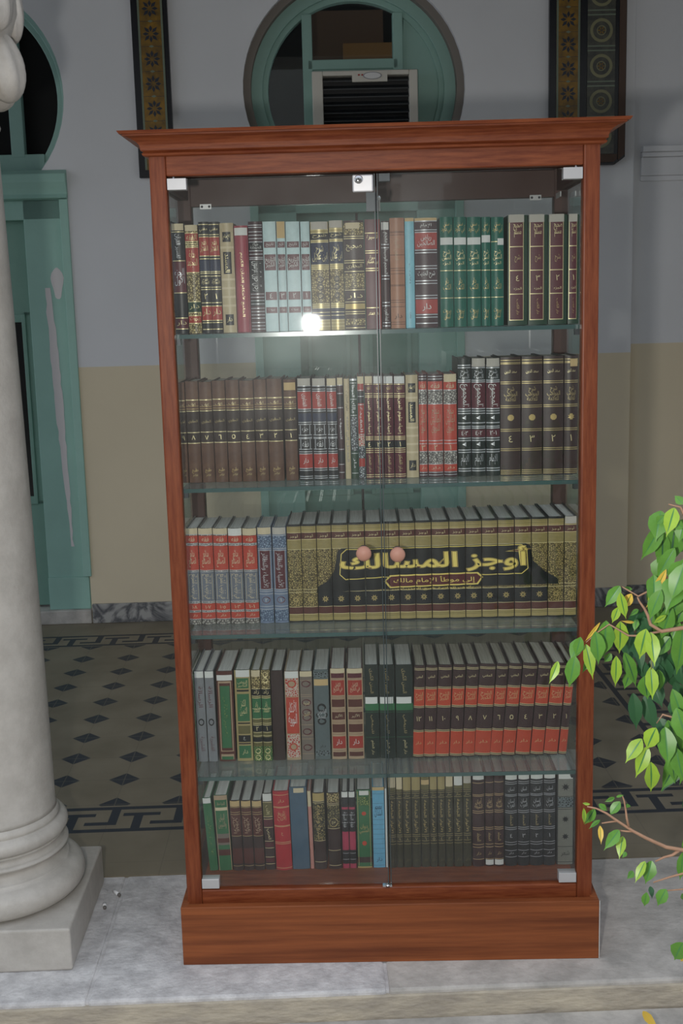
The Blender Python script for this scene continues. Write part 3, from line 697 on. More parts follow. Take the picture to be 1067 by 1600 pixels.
    for r in des.get('ovals', []):       # (tc, rx frac, rz frac of h, colour)
        n = 16; rx, rz = w*r[1], h*r[2]; zc = h*(1-r[0])
        v2 = [(rx*math.cos(2*PI*i/n), zc+rz*math.sin(2*PI*i/n)) for i in range(n)]
        lay(v2, [(i, (i+1) % n, 0) for i in range(1, n-1)], pm(r[3]), .0004)
    for r in des.get('stars', []):       # (tc, radius in m, colour, points)
        n = r[3]; zc = h*(1-r[0]); v2 = [(0, zc)]+[((r[1] if i % 2 else r[1]*.5)*math.cos(PI*i/n), zc+(r[1] if i % 2 else r[1]*.5)*math.sin(PI*i/n)) for i in range(2*n)]
        lay(v2, [(0, i+1, (i+1) % (2*n)+1) for i in range(2*n)], pm(r[2]), .0005)
    if overlays:                         # a picture that runs across the whole set: world x,z shapes cut to this book
        cuts_ = [xc+x for x in xs]
        for vs2, fs2, m, off in overlays:
            v2, f2 = clip2d(vs2, fs2, cuts_)
            lay([(x-xc, z-z0) for x, z in v2], f2, m, off)
    cv = mb.build('cover', root)
    pg = MB(); pg.box(-w/2+th+.0001, w/2-th-.0001, .001, dep-.003, .0025, h-.0035, paper or PAPER); pg.build('pages', root)
    if sticker is None: sticker = des.get('sticker')
    if sticker:
        t0, t1, c = sticker[:3]; f0, f1 = (sticker[3:5] if len(sticker) > 4 else (.03, .97)); n = 6; X0, X1 = -w/2+w*f0, -w/2+w*f1
        q = MB(); v = []
        for off in (.0008, .0012):
            for t in (t0, t1):
                for i in range(n+1): x = X0+(X1-X0)*i/n; v.append((x, ysp(x)-off, h*(1-t)))
        k = n+1; f = [(2*k+i, 3*k+i, 3*k+i+1, 2*k+i+1) for i in range(n)]+[(i, i+1, k+i+1, k+i) for i in range(n)]
        f += [(i, 2*k+i, 2*k+i+1, i+1) for i in range(n)]+[(k+i, k+i+1, 3*k+i+1, 3*k+i) for i in range(n)]+[(0, k, 3*k, 2*k), (n, 2*k+n, 3*k+n, k+n)]
        q.add(v, f, pm(c)); o = q.build('paper_label', root)
    BOOKN[0] += 1
    return root
def zt(px, py, shelf, back=0):           # top of a book in the photo -> its height
    return at_y(px, py, YS+back).z-(SHZ+[.155])[shelf]
def D(base, **k): k['base'] = base; return k
AR_N = '٠١٢٣٤٥٦٧٨٩'
def arn(n): return ''.join(AR_N[int(c)] for c in str(n))
ORD = ['first', 'second', 'third', 'fourth', 'fifth', 'sixth', 'seventh', 'eighth', 'ninth', 'tenth', 'eleventh', 'twelfth', 'thirteenth', 'fourteenth', 'fifteenth', 'sixteenth', 'seventeenth', 'eighteenth']
L_ = lambda ts, **k: ts

# ---- top shelf
def R1(xa, xb, yt, d, lab, **k): return book(xa, xb, 0, zt((xa+xb)/2, yt, 0), d, lab, **k)
R1(261, 269.8, 346, D('navy', lines=[.1, .3, .5, .7, .9], text=[('كتاب', .4, .3, 'goldl', 'v')]), 'narrow navy book at the far left end of the top shelf')
R1(270.7, 290.8, 350, D('black', bands=[(.34, .62, 'maroon'), (.86, .95, 'maroon')], lines=[.07, .33, .62, .85, .95], text=[('تفسير القرآن', .2, .22, 'silver', 'v', .5), ('الجزء/الأول', .48, .16, 'silver'), ('دار', .9, .05, 'goldl')], sticker=(0, .06, 'cream')), 'black book with maroon spine bands, second from left on the top shelf')
R1(291.5, 312, 352, D('orn_gold', bands=[(.07, .145, 'red'), (.2, .43, 'red'), (.70, .80, 'dgreen'), (.83, .90, 'red')], lines=[.07, .145, .165, .185, .2, .43, .7, .8, .83, .9], text=[('الفقه', .11, .05, 'goldl'), ('بداية/المجتهد', .31, .16, 'goldl'), ('دار', .75, .05, 'goldl'), ('بيروت', .865, .04, 'goldl')], sticker=(0, .055, 'cream')), 'gold tooled book with a red title panel and green lower patch, top shelf')
blk = lambda n: D('black', bands=[(.13, .30, 'red'), (.34, .44, 'navy'), (.75, .88, 'red')], lines=[.02, .11, .13, .30, .325, .44, .455, .48, .58, .60, .72, .75, .88, .90, .96], text=[('مغني', .07, .04, 'goldl'), ('فتح/القدير', .215, .11, 'goldl'), ('شرح/الهداية', .53, .06, 'goldl'), (arn(n), .665, .05, 'goldl'), ('دار', .81, .07, 'goldl')])
R1(312.8, 328.7, 347, blk(2), 'left one of the two black and red gold-lined volumes, top shelf', group='pair of black and red volumes')
R1(328.7, 345, 347, blk(1), 'right one of the two black and red gold-lined volumes, top shelf', group='pair of black and red volumes')
vel = D('vellum', bands=[(.08, .17, 'black'), (.26, .46, 'black'), (.83, .93, 'black')], lines=[(.21, .02, 'cream'), (.5, .02, 'cream'), (.58, .02, 'cream'), (.66, .02, 'cream'), (.74, .02, 'cream')], rects=[(0, .2, .08, .17, 'vellum', .0005), (.8, 1, .08, .17, 'vellum', .0005), (0, .2, .26, .46, 'vellum', .0005), (.8, 1, .26, .46, 'vellum', .0005), (0, .2, .83, .93, 'vellum', .0005), (.8, 1, .83, .93, 'vellum', .0005)], text=[('المسند', .36, .17, 'goldl', 'v', .35), ('دار', .88, .05, 'goldl', 'h', .4), ('الإمام', .125, .05, 'goldl', 'h', .5)])
R1(345.6, 367.3, 349, vel, 'cream vellum book with black lettering panels on the top shelf')
R1(368, 389.6, 353, D('rose', lc='goldl', text=[('الجامع لأحكام القرآن الكريم', .55, .6, 'goldl', 'v', .32)], rects=[(.06, .09, .1, 1, 'maroon'), (.9, .93, .1, 1, 'maroon')], sticker=(.02, .09, 'white')), 'rose red book with gold writing down its spine, top shelf')
R1(390.2, 412, 346.5, D('dmaroon', lines=[(t, .006, 'silver') for t in (.03, .05, .09, .12, .15, .18, .26, .29, .32, .335, .65, .68, .71, .74, .78, .81, .84, .87, .91, .94, .97)], bands=[(.185, .26, 'black'), (.35, .64, 'black'), (.70, .76, 'darkgreen')], text=[('حياة/الصحابة', .22, .06, 'white'), ('رجال حول الرسول', .49, .27, 'white', 'v', .7)]), 'dark maroon book ringed by many silver lines, left of the pale blue set')
for i, (a_, b_) in enumerate(((412.5, 433.2), (434, 447.6), (448.2, 470), (471, 485.6))):
    n = 4-i
    R1(a_, b_, 346.5, D('paleblue', bulge=.0012, bands=[(.18, .235, 'maroon'), (.295, .44, 'maroon'), (.635, .71, 'maroon'), (.775, .83, 'maroon')], rects=[(0, .06, .15, .86, 'paleblue', .0004), (.94, 1, .15, .86, 'paleblue', .0004)], text=[('تاريخ', .207, .035, 'white', 'h', .6), ('التاريخ/الكبير', .368, .10, 'white'), (arn(n), .672, .045, 'white'), ('بيروت', .80, .025, 'white', 'h', .5)], sticker=(0, .15, 'beige') if i == 1 else None),
       'pale blue volume with maroon bands, %s from left of the four on the top shelf' % ORD[i], group='pale blue four-volume set')
gr = lambda k: D('goldpale', bands=[(.10, .17, 'black'), (.19, .39, 'navy'), (.44, .75, 'orn_gold'), (.79, .90, 'navy')], lines=[(t, .006, 'goldl') for t in (.07, .10, .165, .185, .39, .41, .43, .75, .77, .79, .83, .86, .90, .93, .96)], text=[('شرح', .13, .04, 'goldl'), ('شرح/ابن عقيل', .29, .15, 'goldl', 'h', .85)], ovals=[(.53, .2, .03, 'black'), (.60, .2, .03, 'black'), (.68, .2, .03, 'black')])
R1(486.5, 514.5, 347, gr(0), 'wide gold and navy book right beside the pale blue set, top shelf', sticker=(0, .07, 'label'))
R1(515.5, 537, 345, gr(1), 'narrower gold and navy book, the second of the two, top shelf', sticker=(0, .065, 'label'))
R1(538, 569.6, 345, D('dbrown', bands=[(.02, .13, 'orn_gold'), (.48, .62, 'orn_gold'), (.76, .81, 'gold'), (.90, .96, 'orn_gold')], lines=[.14, .16, .36, .38, .46, .63, .74, .83, .85, .98], text=[('صحيح', .25, .06, 'goldl'), ('البخاري', .42, .05, 'goldl'), ('دار', .69, .06, 'goldl')], sticker=(.02, .075, 'cream', .1, .8)), 'thick dark brown book with gold tooled bands near the middle of the top shelf')
R1(571, 595, 343, D('maroon', bulge=.002, lines=[.12, .28, .30, .44, .46, .8], bands=[], text=[('السيرة', .16, .05, 'goldl'), ('سيرة/ابن هشام', .37, .09, 'goldl'), ('دار الفكر', .86, .03, 'goldl')], rects=[(.88, 1, 0, 1, 'red')]), 'maroon book with a red edge just left of the door split, top shelf')
R1(596.3, 608.8, 346, D('dmaroon', bulge=.002, lines=[(t, .008, 'silver') for t in (.21, .24, .50, .53, .75, .78, .94, .97)], text=[('المعجم الوسيط', .37, .24, 'white', 'v', .6), ('معجم', .15, .1, 'white', 'v', .6), ('لغة العرب', .86, .13, 'white', 'v', .6)], sticker=(.01, .08, 'white')), 'narrow dark maroon book with white writing, right of the door split, top shelf')
R1(609.6, 632.6, 341, D('tan', lines=[(t, .004, 'dbrown') for t in (.12, .13, .15, .33, .45, .47, .50, .60, .61, .74, .76, .80, .94, .96)], text=[('قصص الأنبياء', .28, .2, 'creaml', 'v', .5), ('دار', .89, .05, 'dbrown', 'h', .55)]), 'tan brown book with thin black lines on the top shelf')
R1(633.2, 647.8, 341, D('sky', bands=[(0, .03, 'beige')], bulge=.002, text=[('الأدب', .5, .18, 'blue', 'v', .25), ('مفرد', .88, .06, 'blue', 'v', .3)]), 'light blue thin book between the tan and the wide maroon book, top shelf')
R1(648.5, 683.5, 341, D('dmaroon', bands=[(.13, .28, 'red'), (.74, .87, 'red')], lines=[(t, .008, 'silver') for t in (.025, .105, .125, .285, .31, .43, .455, .565, .59, .70, .725, .875, .90, .955)]+[(.0, .025, 'beige')], text=[('الإمام', .07, .04, 'white', 'h', .5), ('رياض/الصالحين', .205, .11, 'white'), ('شرح الحديث', .51, .07, 'white'), ('دار', .81, .07, 'white', 'h', .4)]), 'wide dark maroon book with two red panels and silver lines, top shelf')
for i, (a_, b_) in enumerate(((687.5, 708.4), (708.9, 729), (729.4, 751.5), (752, 766.4), (767, 787))):
    R1(a_, b_, 339.5, D('green', lines=[(.48, .007, 'goldl'), (.73, .006, 'goldl')]+([(.22, .007, 'goldl')] if i == 4 else []), text=[('سنن/أبي داود', .10, .10, 'gold'), ('شرح/السنن', .345, .10, 'goldl', 'h', .7), ('الجزء', .42, .035, 'goldl', 'h', .6), ('دار/الكتب', .61, .12, 'gold', 'h', .6), ('بيروت/لبنان', .885, .10, 'gold', 'h', .6)], sticker=(.185, .25, 'white') if i < 3 else ((.165, .23, 'white') if i == 3 else (.195, .255, 'white', .5, .99))),
       'green volume with gold writing, %s from left of the five on the top shelf' % ORD[i], group='green five-volume set')
for i, (a_, b_) in enumerate(((793, 824.2), (825, 855.4), (856, 886), (887, 913))):
    n = 4-i; g = 'gold'
    R1(a_, b_, 336.5-i*.4, D('dgreen', bulge=.0015, rects=[(.07, .80, .015, .955, 'goldl', .0002), (.10, .77, .02, .28, 'maroon', .0005), (.10, .77, .287, .495, 'maroon', .0005), (.10, .77, .502, .71, 'maroon', .0005), (.10, .77, .717, .948, 'maroon', .0005)],
       text=[('صحيح/مسلم', .14, .12, 'goldl', 'h', .42), ('بشرح', .39, .07, 'goldpale', 'h', .3), (arn(n), .57, .05, 'goldl'), ('الجزء', .665, .03, 'goldl', 'h', .4), ('دار الكتب', .83, .14, 'gold', 'v', .16)], sticker=(-.005, .065, 'label', .04, .82)),
       'green volume with gold-framed maroon spine, %s from left of the four on the top shelf' % ORD[i], group='maroon-spined green volumes')

# ---- second shelf
def R2(xa, xb, yt, d, lab, **k): return book(xa, xb, 1, zt((xa+xb)/2, yt, 1), d, lab, **k)
for i, (a_, b_) in enumerate(((270, 291), (291.9, 312), (312.8, 332.7), (333.5, 353.7), (354.4, 375), (376, 397.6), (398.5, 417.7), (418.5, 442), (444.6, 464))):
    n = 9-i; t_ = .004*math.sin(i*2.1)
    R2(a_, b_, (598, 596, 597, 595, 594, 595, 593, 592, 593)[i], D('old', bands=[(.28+t_, .50+t_, 'old2'), (.50, .60+t_, 'old2')], lines=[(.175+t_, .009, 'goldl'), (.265+t_, .004, 'gold'), (.285+t_, .007, 'goldl'), (.495+t_, .007, 'goldl'), (.60+t_, .008, 'goldl'), (.24, .004, 'gold')],
       text=[('كتاب', .225, .03, 'goldl', 'h', .6), ('الحاوي', .395, .04, 'goldpale', 'h', .75), (arn(n), .55, .045, 'goldl'), ('طبع', .88, .05, 'gold', 'h', .5), ('مصر', .93, .03, 'goldpale', 'h', .4)], sticker=(.03, .105, 'beige') if i == 8 else None),
       'scuffed brown leather volume, %s from left of the nine on the second shelf' % ORD[i], group='nine old brown leather volumes', paper=PAPERD, depth=.15)
for i, (a_, b_) in enumerate(((465.9, 487.2), (488.8, 510), (511.5, 526.7))):
    R2(a_, b_, 591.5, D('black', bands=[(.13, .295, 'red'), (.34, .42, 'navy'), (.74, .88, 'red')], lines=[(t, .007, 'silver') for t in (.07, .10, .12, .295, .315, .425, .445, .55, .575, .585, .69, .715, .735, .88, .90, .96, .98)], rects=[(x0, x1, t0, t1, 'silver', .0004) for t0, t1 in ((.455, .55), (.595, .69)) for x0, x1 in ((.12, .17), (.83, .88))],
       text=[('الفتاوى', .21, .12, 'white', 'v', .4), ('جزء', .50, .05, 'silver', 'h', .5), ('فقه', .64, .06, 'silver', 'h', .5), ('دار', .81, .06, 'white', 'h', .4)], sticker=(0, .07, 'label' if i < 2 else 'cream')),
       'black volume with red panels and silver lines, %s of the three on the second shelf' % ('left', 'middle', 'right')[i], group='three black and red silver-lined volumes')
R2(527.9, 536.9, 590.5, D('dmaroon', bulge=.002, bands=[(0, .07, 'cream'), (.17, .28, 'black'), (.72, .84, 'black')], lines=[(t, .006, 'silver') for t in (.07, .15, .29, .70, .85, .93)], text=[('التصوف', .5, .2, 'silver', 'v', .5)]), 'slim maroon book with two black bands on the second shelf')
R2(538.2, 547, 592, D('vellum', bulge=.0015, text=[('علوم الحديث', .22, .2, 'black', 'v', .6), ('المدخل إلى الفقه', .6, .45, 'grey', 'v', .6)]), 'slim cream book with black writing on the second shelf')
R2(547.8, 558.6, 592, D('dgreen', bulge=.0015, bands=[(0, .02, 'silver'), (.38, .72, 'orn_silver')], lines=[(t, .006, 'silver') for t in (.04, .2, .36, .74, .94)], text=[('الموطأ', .12, .12, 'silver', 'v', .6), ('مالك', .28, .12, 'silver', 'v', .6), ('دار', .84, .1, 'silver', 'v', .5)]), 'slim dark green book with a silver pattern on the second shelf')
R2(559.5, 569.5, 588.5, D('red', bulge=.002, bands=[(0, .07, 'cream'), (.14, .26, 'black'), (.57, .68, 'orn_red'), (.68, .80, 'orn_silver'), (.88, 1, 'orn_silver')], lines=[(t, .006, 'silver') for t in (.13, .19, .27, .56)], text=[('العقيدة', .42, .24, 'white', 'v', .55)]), 'slim red and black book with a cream head on the second shelf')
for i, (a_, b_) in enumerate(((570.6, 583.2), (584, 598.9), (599.8, 615), (616, 633.4))):
    n = 4-i
    R2(a_, b_, 588, D('maroon', bands=[(.63, .70, 'black')], lines=[.075, .165, .185, .20, .585, .60, .615, .70, .72, .74, .96, .98], text=[('الفتح', .12, .06, 'gold', 'h', .5), ('إحياء علوم الدين', .39, .35, 'goldl', 'v', .5), (arn(n), .665, .045, 'goldl'), ('دار الفكر', .85, .17, 'goldpale', 'v', .4)], sticker=(0, .07, 'white' if i else 'cream')),
       'maroon volume with gold upright title, %s from left of the four on the second shelf' % ORD[i], group='four maroon volumes on the second shelf')
R2(634.2, 653.6, 586, vel, 'cream vellum book with black panels, in the middle of the second shelf')
for i, (a_, b_) in enumerate(((654.6, 667.4), (668.6, 692), (693, 713.8))):
    R2(a_, b_, 584.6, D('redor', bands=[(0, .07, 'dmaroon'), (.155, .285, 'orn_grey'), (.75, .87, 'orn_grey'), (.945, 1, 'dmaroon')], lines=[(t, .006, 'silver') for t in (.02, .045, .15, .285, .64, .67, .745, .87, .95, .975)], text=[('فقه', .11, .05, 'cream', 'h', .6), ('منهاج/الطالبين/للنووي', .45, .28, 'creaml', 'h', .7), (arn(3-i), .71, .05, 'cream'), ('دار', .91, .03, 'cream', 'h', .6)], sticker=(0, .075, 'cream') if i == 2 else None),
       'bright orange-red volume, %s of the three on the second shelf' % ('narrow left', 'middle', 'right, beige-labelled')[i], group='three orange-red volumes')
for i, (a_, b_) in enumerate(((715.4, 736), (736.8, 758.6), (759.4, 781))):
    R2(a_, b_, 560, D('darkgreen', bands=[(.205, .42, 'maroon'), (.60, .665, 'maroon')], lines=[(t, .008, 'silver') for t in (.055, .075, .18, .195, .42, .44, .46, .54, .57, .585, .67, .69, .77, .79, .93, .95)], text=[('شرح/السنة', .13, .08, 'silver', 'h', .7), ('المجموع', .31, .19, 'white', 'v', .7), (arn((403, 402, 201)[i]), .63, .035, 'white', 'h', .5), ('للإمام', .86, .1, 'silver', 'h', .6)], stars=[(.5, .006, 'silver', 3), (.725, .006, 'silver', 3)], sticker=(0, .07, 'label') if i else None),
       'dark green volume with maroon title panel, %s of the three on the second shelf' % ('left, unlabelled', 'middle, white-labelled', 'right, white-labelled')[i], group='three dark green and maroon volumes')
for i, (a_, b_) in enumerate(((781.6, 813.6), (814.6, 847.2), (848.4, 880), (881, 913))):
    n = 4-i
    R2(a_, b_, 558-i*.8, D('dbrown', lw=.006, lc='goldpale', lines=[.025, .045, .055, .205, .22, .405, .42, .605, .62, .77, .785, .955, .97, .985], text=[('سعد الدين', .125, .035, 'goldl', 'h', .6), ('شرح/المواهب/للعلامة', .31, .12, 'goldpale', 'h', .65), (arn(n), .69, .055, 'goldl')], stars=[(.51, .0085, 'gold', 8)], ovals=[(.51, .16, .026, 'gold')], sticker=(.03, .09, 'beige', .4, .95) if i == 3 else None, bulge=.004),
       'large dark brown medallion volume, %s from left of the four ending the second shelf' % ORD[i], group='four large dark brown medallion volumes', paper=PAPERD)

# ---- third shelf
def R3(xa, xb, yt, d, lab, **k): return book(xa, xb, 2, zt((xa+xb)/2, yt, 2), d, lab, **k)
for i, (a_, b_) in enumerate(((288.2, 311), (311.7, 334), (334.6, 357.2), (357.9, 379.8), (380.5, 402.6))):
    R3(a_, b_, 825.5, D('orn_grey', bands=[(.075, .15, 'redor'), (.18, .43, 'redor'), (.45, .755, 'greyblue'), (.78, .85, 'redor'), (.875, .94, 'redor'), (.0, .06, 'cream')], lines=[(t, .006, 'silver') for t in (.06, .155, .17, .43, .445, .755, .77, .85, .865, .94)], text=[('فقه', .11, .045, 'cream', 'h', .5), ('بدائع/الصنائع', .31, .18, 'cream', 'h', .6), ('في ترتيب الشرائع', .6, .26, 'cream', 'v', .65), (('١٠٨', '١٠٧', '١٠٥', '١٠٣', '١٠١')[i], .815, .035, 'cream', 'h', .4), ('دار', .905, .03, 'cream', 'h', .4)], rects=[(.12, .15, .47, .74, 'cream', .0004), (.85, .88, .47, .74, 'cream', .0004)], sticker=(0, .075, 'white') if i == 3 else ((0, .07, 'cream') if i == 4 else None)),
       'orange-red and grey volume, %s from left of the five on the third shelf' % ORD[i], group='five orange-red and grey volumes')
for i, (a_, b_) in enumerate(((403.4, 425.6), (426.6, 448.6))):
    R3(a_, b_, 824, D('bluegrey', bands=[(.08, .22, 'orn_blue'), (.24, .64, 'maroon'), (.86, .98, 'orn_blue')], lines=[(t, .006, 'silver') for t in (.08, .215, .235, .64, .66, .69, .82, .85)], rects=[(.0, .1, .24, .64, 'bluegrey', .0004), (.9, 1, .24, .64, 'bluegrey', .0004), (.1, .13, .24, .64, 'silver', .0005), (.87, .9, .24, .64, 'silver', .0005)], text=[('الأشباه والنظائر', .44, .36, 'silver', 'v', .55), (arn(2-i), .755, .035, 'white')], ovals=[(.755, .3, .036, 'maroon')], sticker=(0, .07, 'cream' if i == 0 else 'label')),
       'slate blue volume with maroon title panel, %s of the pair, third shelf' % ('left', 'right')[i], group='pair of slate blue volumes')
# the title that runs across the gold set
def gp(px, py): v = at_y(px, py, YS-.004); return (v.x, v.z)
GB, GG, GM = mat('title_black', '16191c', .4), mat('title_gold', 'f0d874', .4), mat('title_maroon', '5a2226', .4)
OV = []
def poly_ov(pts, m, off, n=1): OV.append(([gp(*p) for p in pts][::-1], [tuple(range(len(pts)))], m, off))
poly_ov([(527, 862), (533, 857), (822, 849), (829, 853), (833, 876), (852, 893), (871, 903), (873, 912), (600, 921), (494, 927), (497, 917), (513, 907), (522, 893)], GB, .0003)
fr = [(533, 866), (541, 859), (815, 851), (823, 857), (825, 888), (815, 896), (757, 898), (600, 902), (540, 906), (531, 898)]
for i in range(len(fr)):
    p, q = fr[i], fr[(i+1) % len(fr)]; dx, dy = q[0]-p[0], q[1]-p[1]; L = math.hypot(dx, dy); nx, ny = -dy/L*.6, dx/L*.6
    poly_ov([(p[0]+nx, p[1]+ny), (p[0]-nx, p[1]-ny), (q[0]-nx, q[1]-ny), (q[0]+nx, q[1]+ny)][::-1], GG, .0005)
def text_ov(s, x0, x1, y0, y1, m, off, outl=0, shear=0):
    v2, f2, ax, bx, ay, by = text_mesh(s, outl)
    if outl: _, _, ax, bx, ay, by = text_mesh(s)
    A = gp(x0, y1); B = gp(x1, y0+shear); sx_, sz_ = (B[0]-A[0])/(bx-ax), (B[1]-A[1])/(by-ay); 
    slope = 0
    OV.append(([(A[0]+(x-ax)*sx_, A[1]+(y-ay)*sz_) for x, y in v2], f2, m, off))
text_ov('أوجز المسالك', 533, 822, 853, 896, GG, .0006, .042)
text_ov('أوجز المسالك', 533, 822, 853, 896, GM, .0008, .031)
text_ov('أوجز المسالك', 533, 822, 853, 896, GG, .0010, .018)
ca = [(603, 908), (611, 901), (745, 896), (752, 902), (745, 911), (611, 917)]
poly_ov([(600, 909), (609, 899), (747, 894), (755, 902), (747, 913), (609, 919)], GG, .0005); poly_ov(ca, GM, .0007)
text_ov('إلى موطأ الإمام مالك', 615, 742, 899, 914, GG, .0009)
text_ov('تأليف العلامة شيخ الحديث', 625, 740, 915, 923, GG, .0009)
ge = [(449.6, 471.6), (472, 495.2), (495.9, 518.4), (519, 544.6), (545.3, 570), (571, 594.8), (597.7, 623.8), (624.5, 648.7), (649.2, 674), (674.8, 701.4), (702.2, 726.9), (727.6, 752.2), (753, 777), (777.8, 803.2), (804, 829.6), (830.3, 855.3), (856, 880.6), (881.4, 907.5)]
ge[5] = (571, 596.9)
for i, (a_, b_) in enumerate(ge):
    R3(a_, b_, 820-13.5*i/17, D('orn_gset', cover='black', bands=[(0, .02, 'black'), (.02, .085, 'gset'), (.085, .15, 'browno'), (.15, .25, 'gset'), (.84, .915, 'browno'), (.915, .985, 'gset'), (.985, 1, 'black')]+([(.69, .84, 'black')] if 2 <= i <= 15 else []), lines=[(t, .004, 'oliveb') for t in (.03, .05, .165, .18, .195, .21, .225, .24, .93, .945)]+[(t, .005, 'goldl') for t in (.08, .15, .25, .66, .69, .84, .915)],
       text=[('أوجز', .118, .035, 'goldl', 'h', .6)]+([('الموطأ', .45, .3, 'oliveb', 'v', .3)] if i < 2 or i > 15 else []), stars=[(.765, .0085, 'gold', 8), (.765, .0045, 'oliveb', 6)], bulge=.003),
       'gold and black volume, %s from left of the eighteen sharing one title, third shelf' % ORD[i], group='gold set with one title across its spines', overlays=OV, sticker=(0, .07, 'label') if i == 17 else None, depth=.19)

# ---- fourth shelf
def R4(xa, xb, yt, d, lab, **k): k.setdefault('depth', .19); return book(xa, xb, 3, zt((xa+xb)/2, yt, 3), d, lab, **k)
R4(297.5, 305, 1052, D('green2', bulge=.001), 'plain green book at the far left end of the fourth shelf', back=.0)
for i, (a_, b_) in enumerate(((306.2, 321.2), (322.2, 336.6))):
    R4(a_, b_, 1049, D('grey', bulge=.002, text=[('الرسالة', .28, .23, 'maroon', 'v', .6), ('القشيرية', .8, .16, 'maroon', 'v', .55)], ovals=[(.56, .32, .04, 'black'), (.56, .2, .026, 'grey')], sticker=(0, .07, 'white')), 'grey book with maroon writing, %s of the pair, fourth shelf' % ('left', 'right')[i], group='pair of grey books', lean=-.4)
R4(339.8, 365.5, 1049, D('browno', bulge=.002, rects=[(.10, .9, .11, .98, 'creaml', .0002), (.16, .84, .13, .88, 'browno', .0003), (.2, .8, .16, .85, 'green2', .0005), (.1, .9, .89, .92, 'browno', .0005), (.14, .86, .945, .98, 'green2', .0005)], text=[('تفسير الجلالين', .5, .45, 'orn_green', 'v', .3)], sticker=(.04, .10, 'white')), 'green panelled book with a cream frame on maroon, fourth shelf')
R4(367.9, 393.2, 1047, D('goldpale', bulge=.002, cover='dgreen', bands=[(.09, .20, 'green2'), (.215, .235, 'black'), (.26, .56, 'green2'), (.575, .59, 'black'), (.61, .70, 'oliveb'), (.715, .79, 'black'), (.80, .815, 'dbrown'), (.83, .97, 'green2')], rects=[(0, .12, .09, .97, 'goldpale', .0004), (.88, 1, .09, .97, 'goldpale', .0004)], text=[('الروض/النضير', .15, .08, 'goldl', 'h', .6), ('الكنز/الثمين', .41, .18, 'goldl', 'h', .45), ('ع', .75, .035, 'white'), ('دار', .9, .06, 'goldl', 'h', .35)], sticker=(0, .075, 'white', .1, .95)), 'gold book with rounded green panels and white head label, fourth shelf')
for i, (a_, b_) in enumerate(((394, 408.6), (409.2, 423.6))):
    R4(a_, b_, 1047, D('oliveb', bands=[(0, .2, 'orn_gold'), (.2, .28, 'black'), (.31, .53, 'green2'), (.60, .68, 'black'), (.74, .79, 'black'), (.84, 1, 'orn_green')], lines=[.2, .28, .30, .42, .53, .58, .6, .68, .72, .79], text=[('زاد', .24, .05, 'goldl', 'h', .6), ('زاد/المعاد', .4, .12, 'goldl', 'h', .65), (arn(2-i), .64, .045, 'goldl')], ovals=[(.89, .3, .03, 'goldl'), (.96, .3, .028, 'goldl')]+([(.05, .3, .03, 'goldl'), (.11, .3, .03, 'goldl')] if i else []), sticker=(0, .07, 'cream') if i == 0 else None), 'olive, green and gold volume, %s of the pair, fourth shelf' % ('left', 'right')[i], group='pair of olive green volumes')
R4(424.8, 443.4, 1048, D('dbrown', bulge=.002), 'plain dark brown unlettered book on the fourth shelf')
R4(445.8, 468.4, 1049, D('creaml', bulge=.002, bands=[(.08, .28, 'orn_red'), (.29, .70, 'redor'), (.71, .97, 'orn_red')], rects=[(0, .06, .08, .97, 'creaml', .0005), (.94, 1, .08, .97, 'creaml', .0005)], ovals=[(.14, .33, .045, 'redor'), (.14, .22, .03, 'creaml'), (.85, .3, .045, 'redor'), (.85, .2, .03, 'creaml')], text=[('الأذكار/النووية', .47, .3, 'white', 'h', .6)], sticker=(0, .075, 'white')), 'red book with patterned red and cream ends, fourth shelf')
R4(469.6, 489, 1049, D('greybr', bulge=.002, bands=[(.0, .06, 'cream')], lines=[(t, .004, 'creaml') for t in (.1, .26, .28, .6, .72, .76, .93)], ovals=[(t, .38, .038, 'maroon') for t in (.14, .35, .46, .52, .68, .86)], text=[('المدونة', .36, .05, 'goldl', 'h', .5), ('الكبرى', .48, .05, 'goldl', 'h', .5)]), 'grey-brown book with maroon ovals on the fourth shelf')
R4(490.8, 514.6, 1047, D('tealgrey', bulge=.002, bands=[(.02, .085, 'orn_blk'), (.9, .96, 'orn_blk')], ovals=[(.42, .3, .05, 'black'), (.5, .4, .04, 'black'), (.57, .3, .04, 'black')], text=[('القاموس/المحيط', .49, .12, 'silver', 'h', .6), ('دار', .85, .04, 'black', 'h', .4)], sticker=(.10, .17, 'beige')), 'teal-grey book with a black title emblem on the fourth shelf')
for i, (a_, b_) in enumerate(((517, 540.4), (542.7, 567.8))):
    R4(a_, b_, 1045, D('creaml', cover='maroon', bulge=.003, bands=[(.05, .1, 'maroon'), (.125, .29, 'red'), (.335, .42, 'browno'), (.475, .56, 'browno'), (.61, .70, 'browno'), (.745, .88, 'red'), (.92, .97, 'browno')], rects=[(0, .06, 0, 1, 'creaml', .0005), (.94, 1, 0, 1, 'creaml', .0005)], lines=[(t, .003, 'maroon') for t in (.11, .305, .32, .44, .455, .575, .59, .72, .9)], text=[('الكامل/في التاريخ', .205, .11, 'cream', 'h', .6), ('الأثير', .517, .045, 'cream', 'h', .5), ('دار', .81, .07, 'white', 'h', .4)], sticker=(-.005, .045, 'cream')), 'cream-lined maroon and red volume, %s of the pair, fourth shelf' % ('left', 'right')[i], group='pair of maroon and red volumes on the fourth shelf')
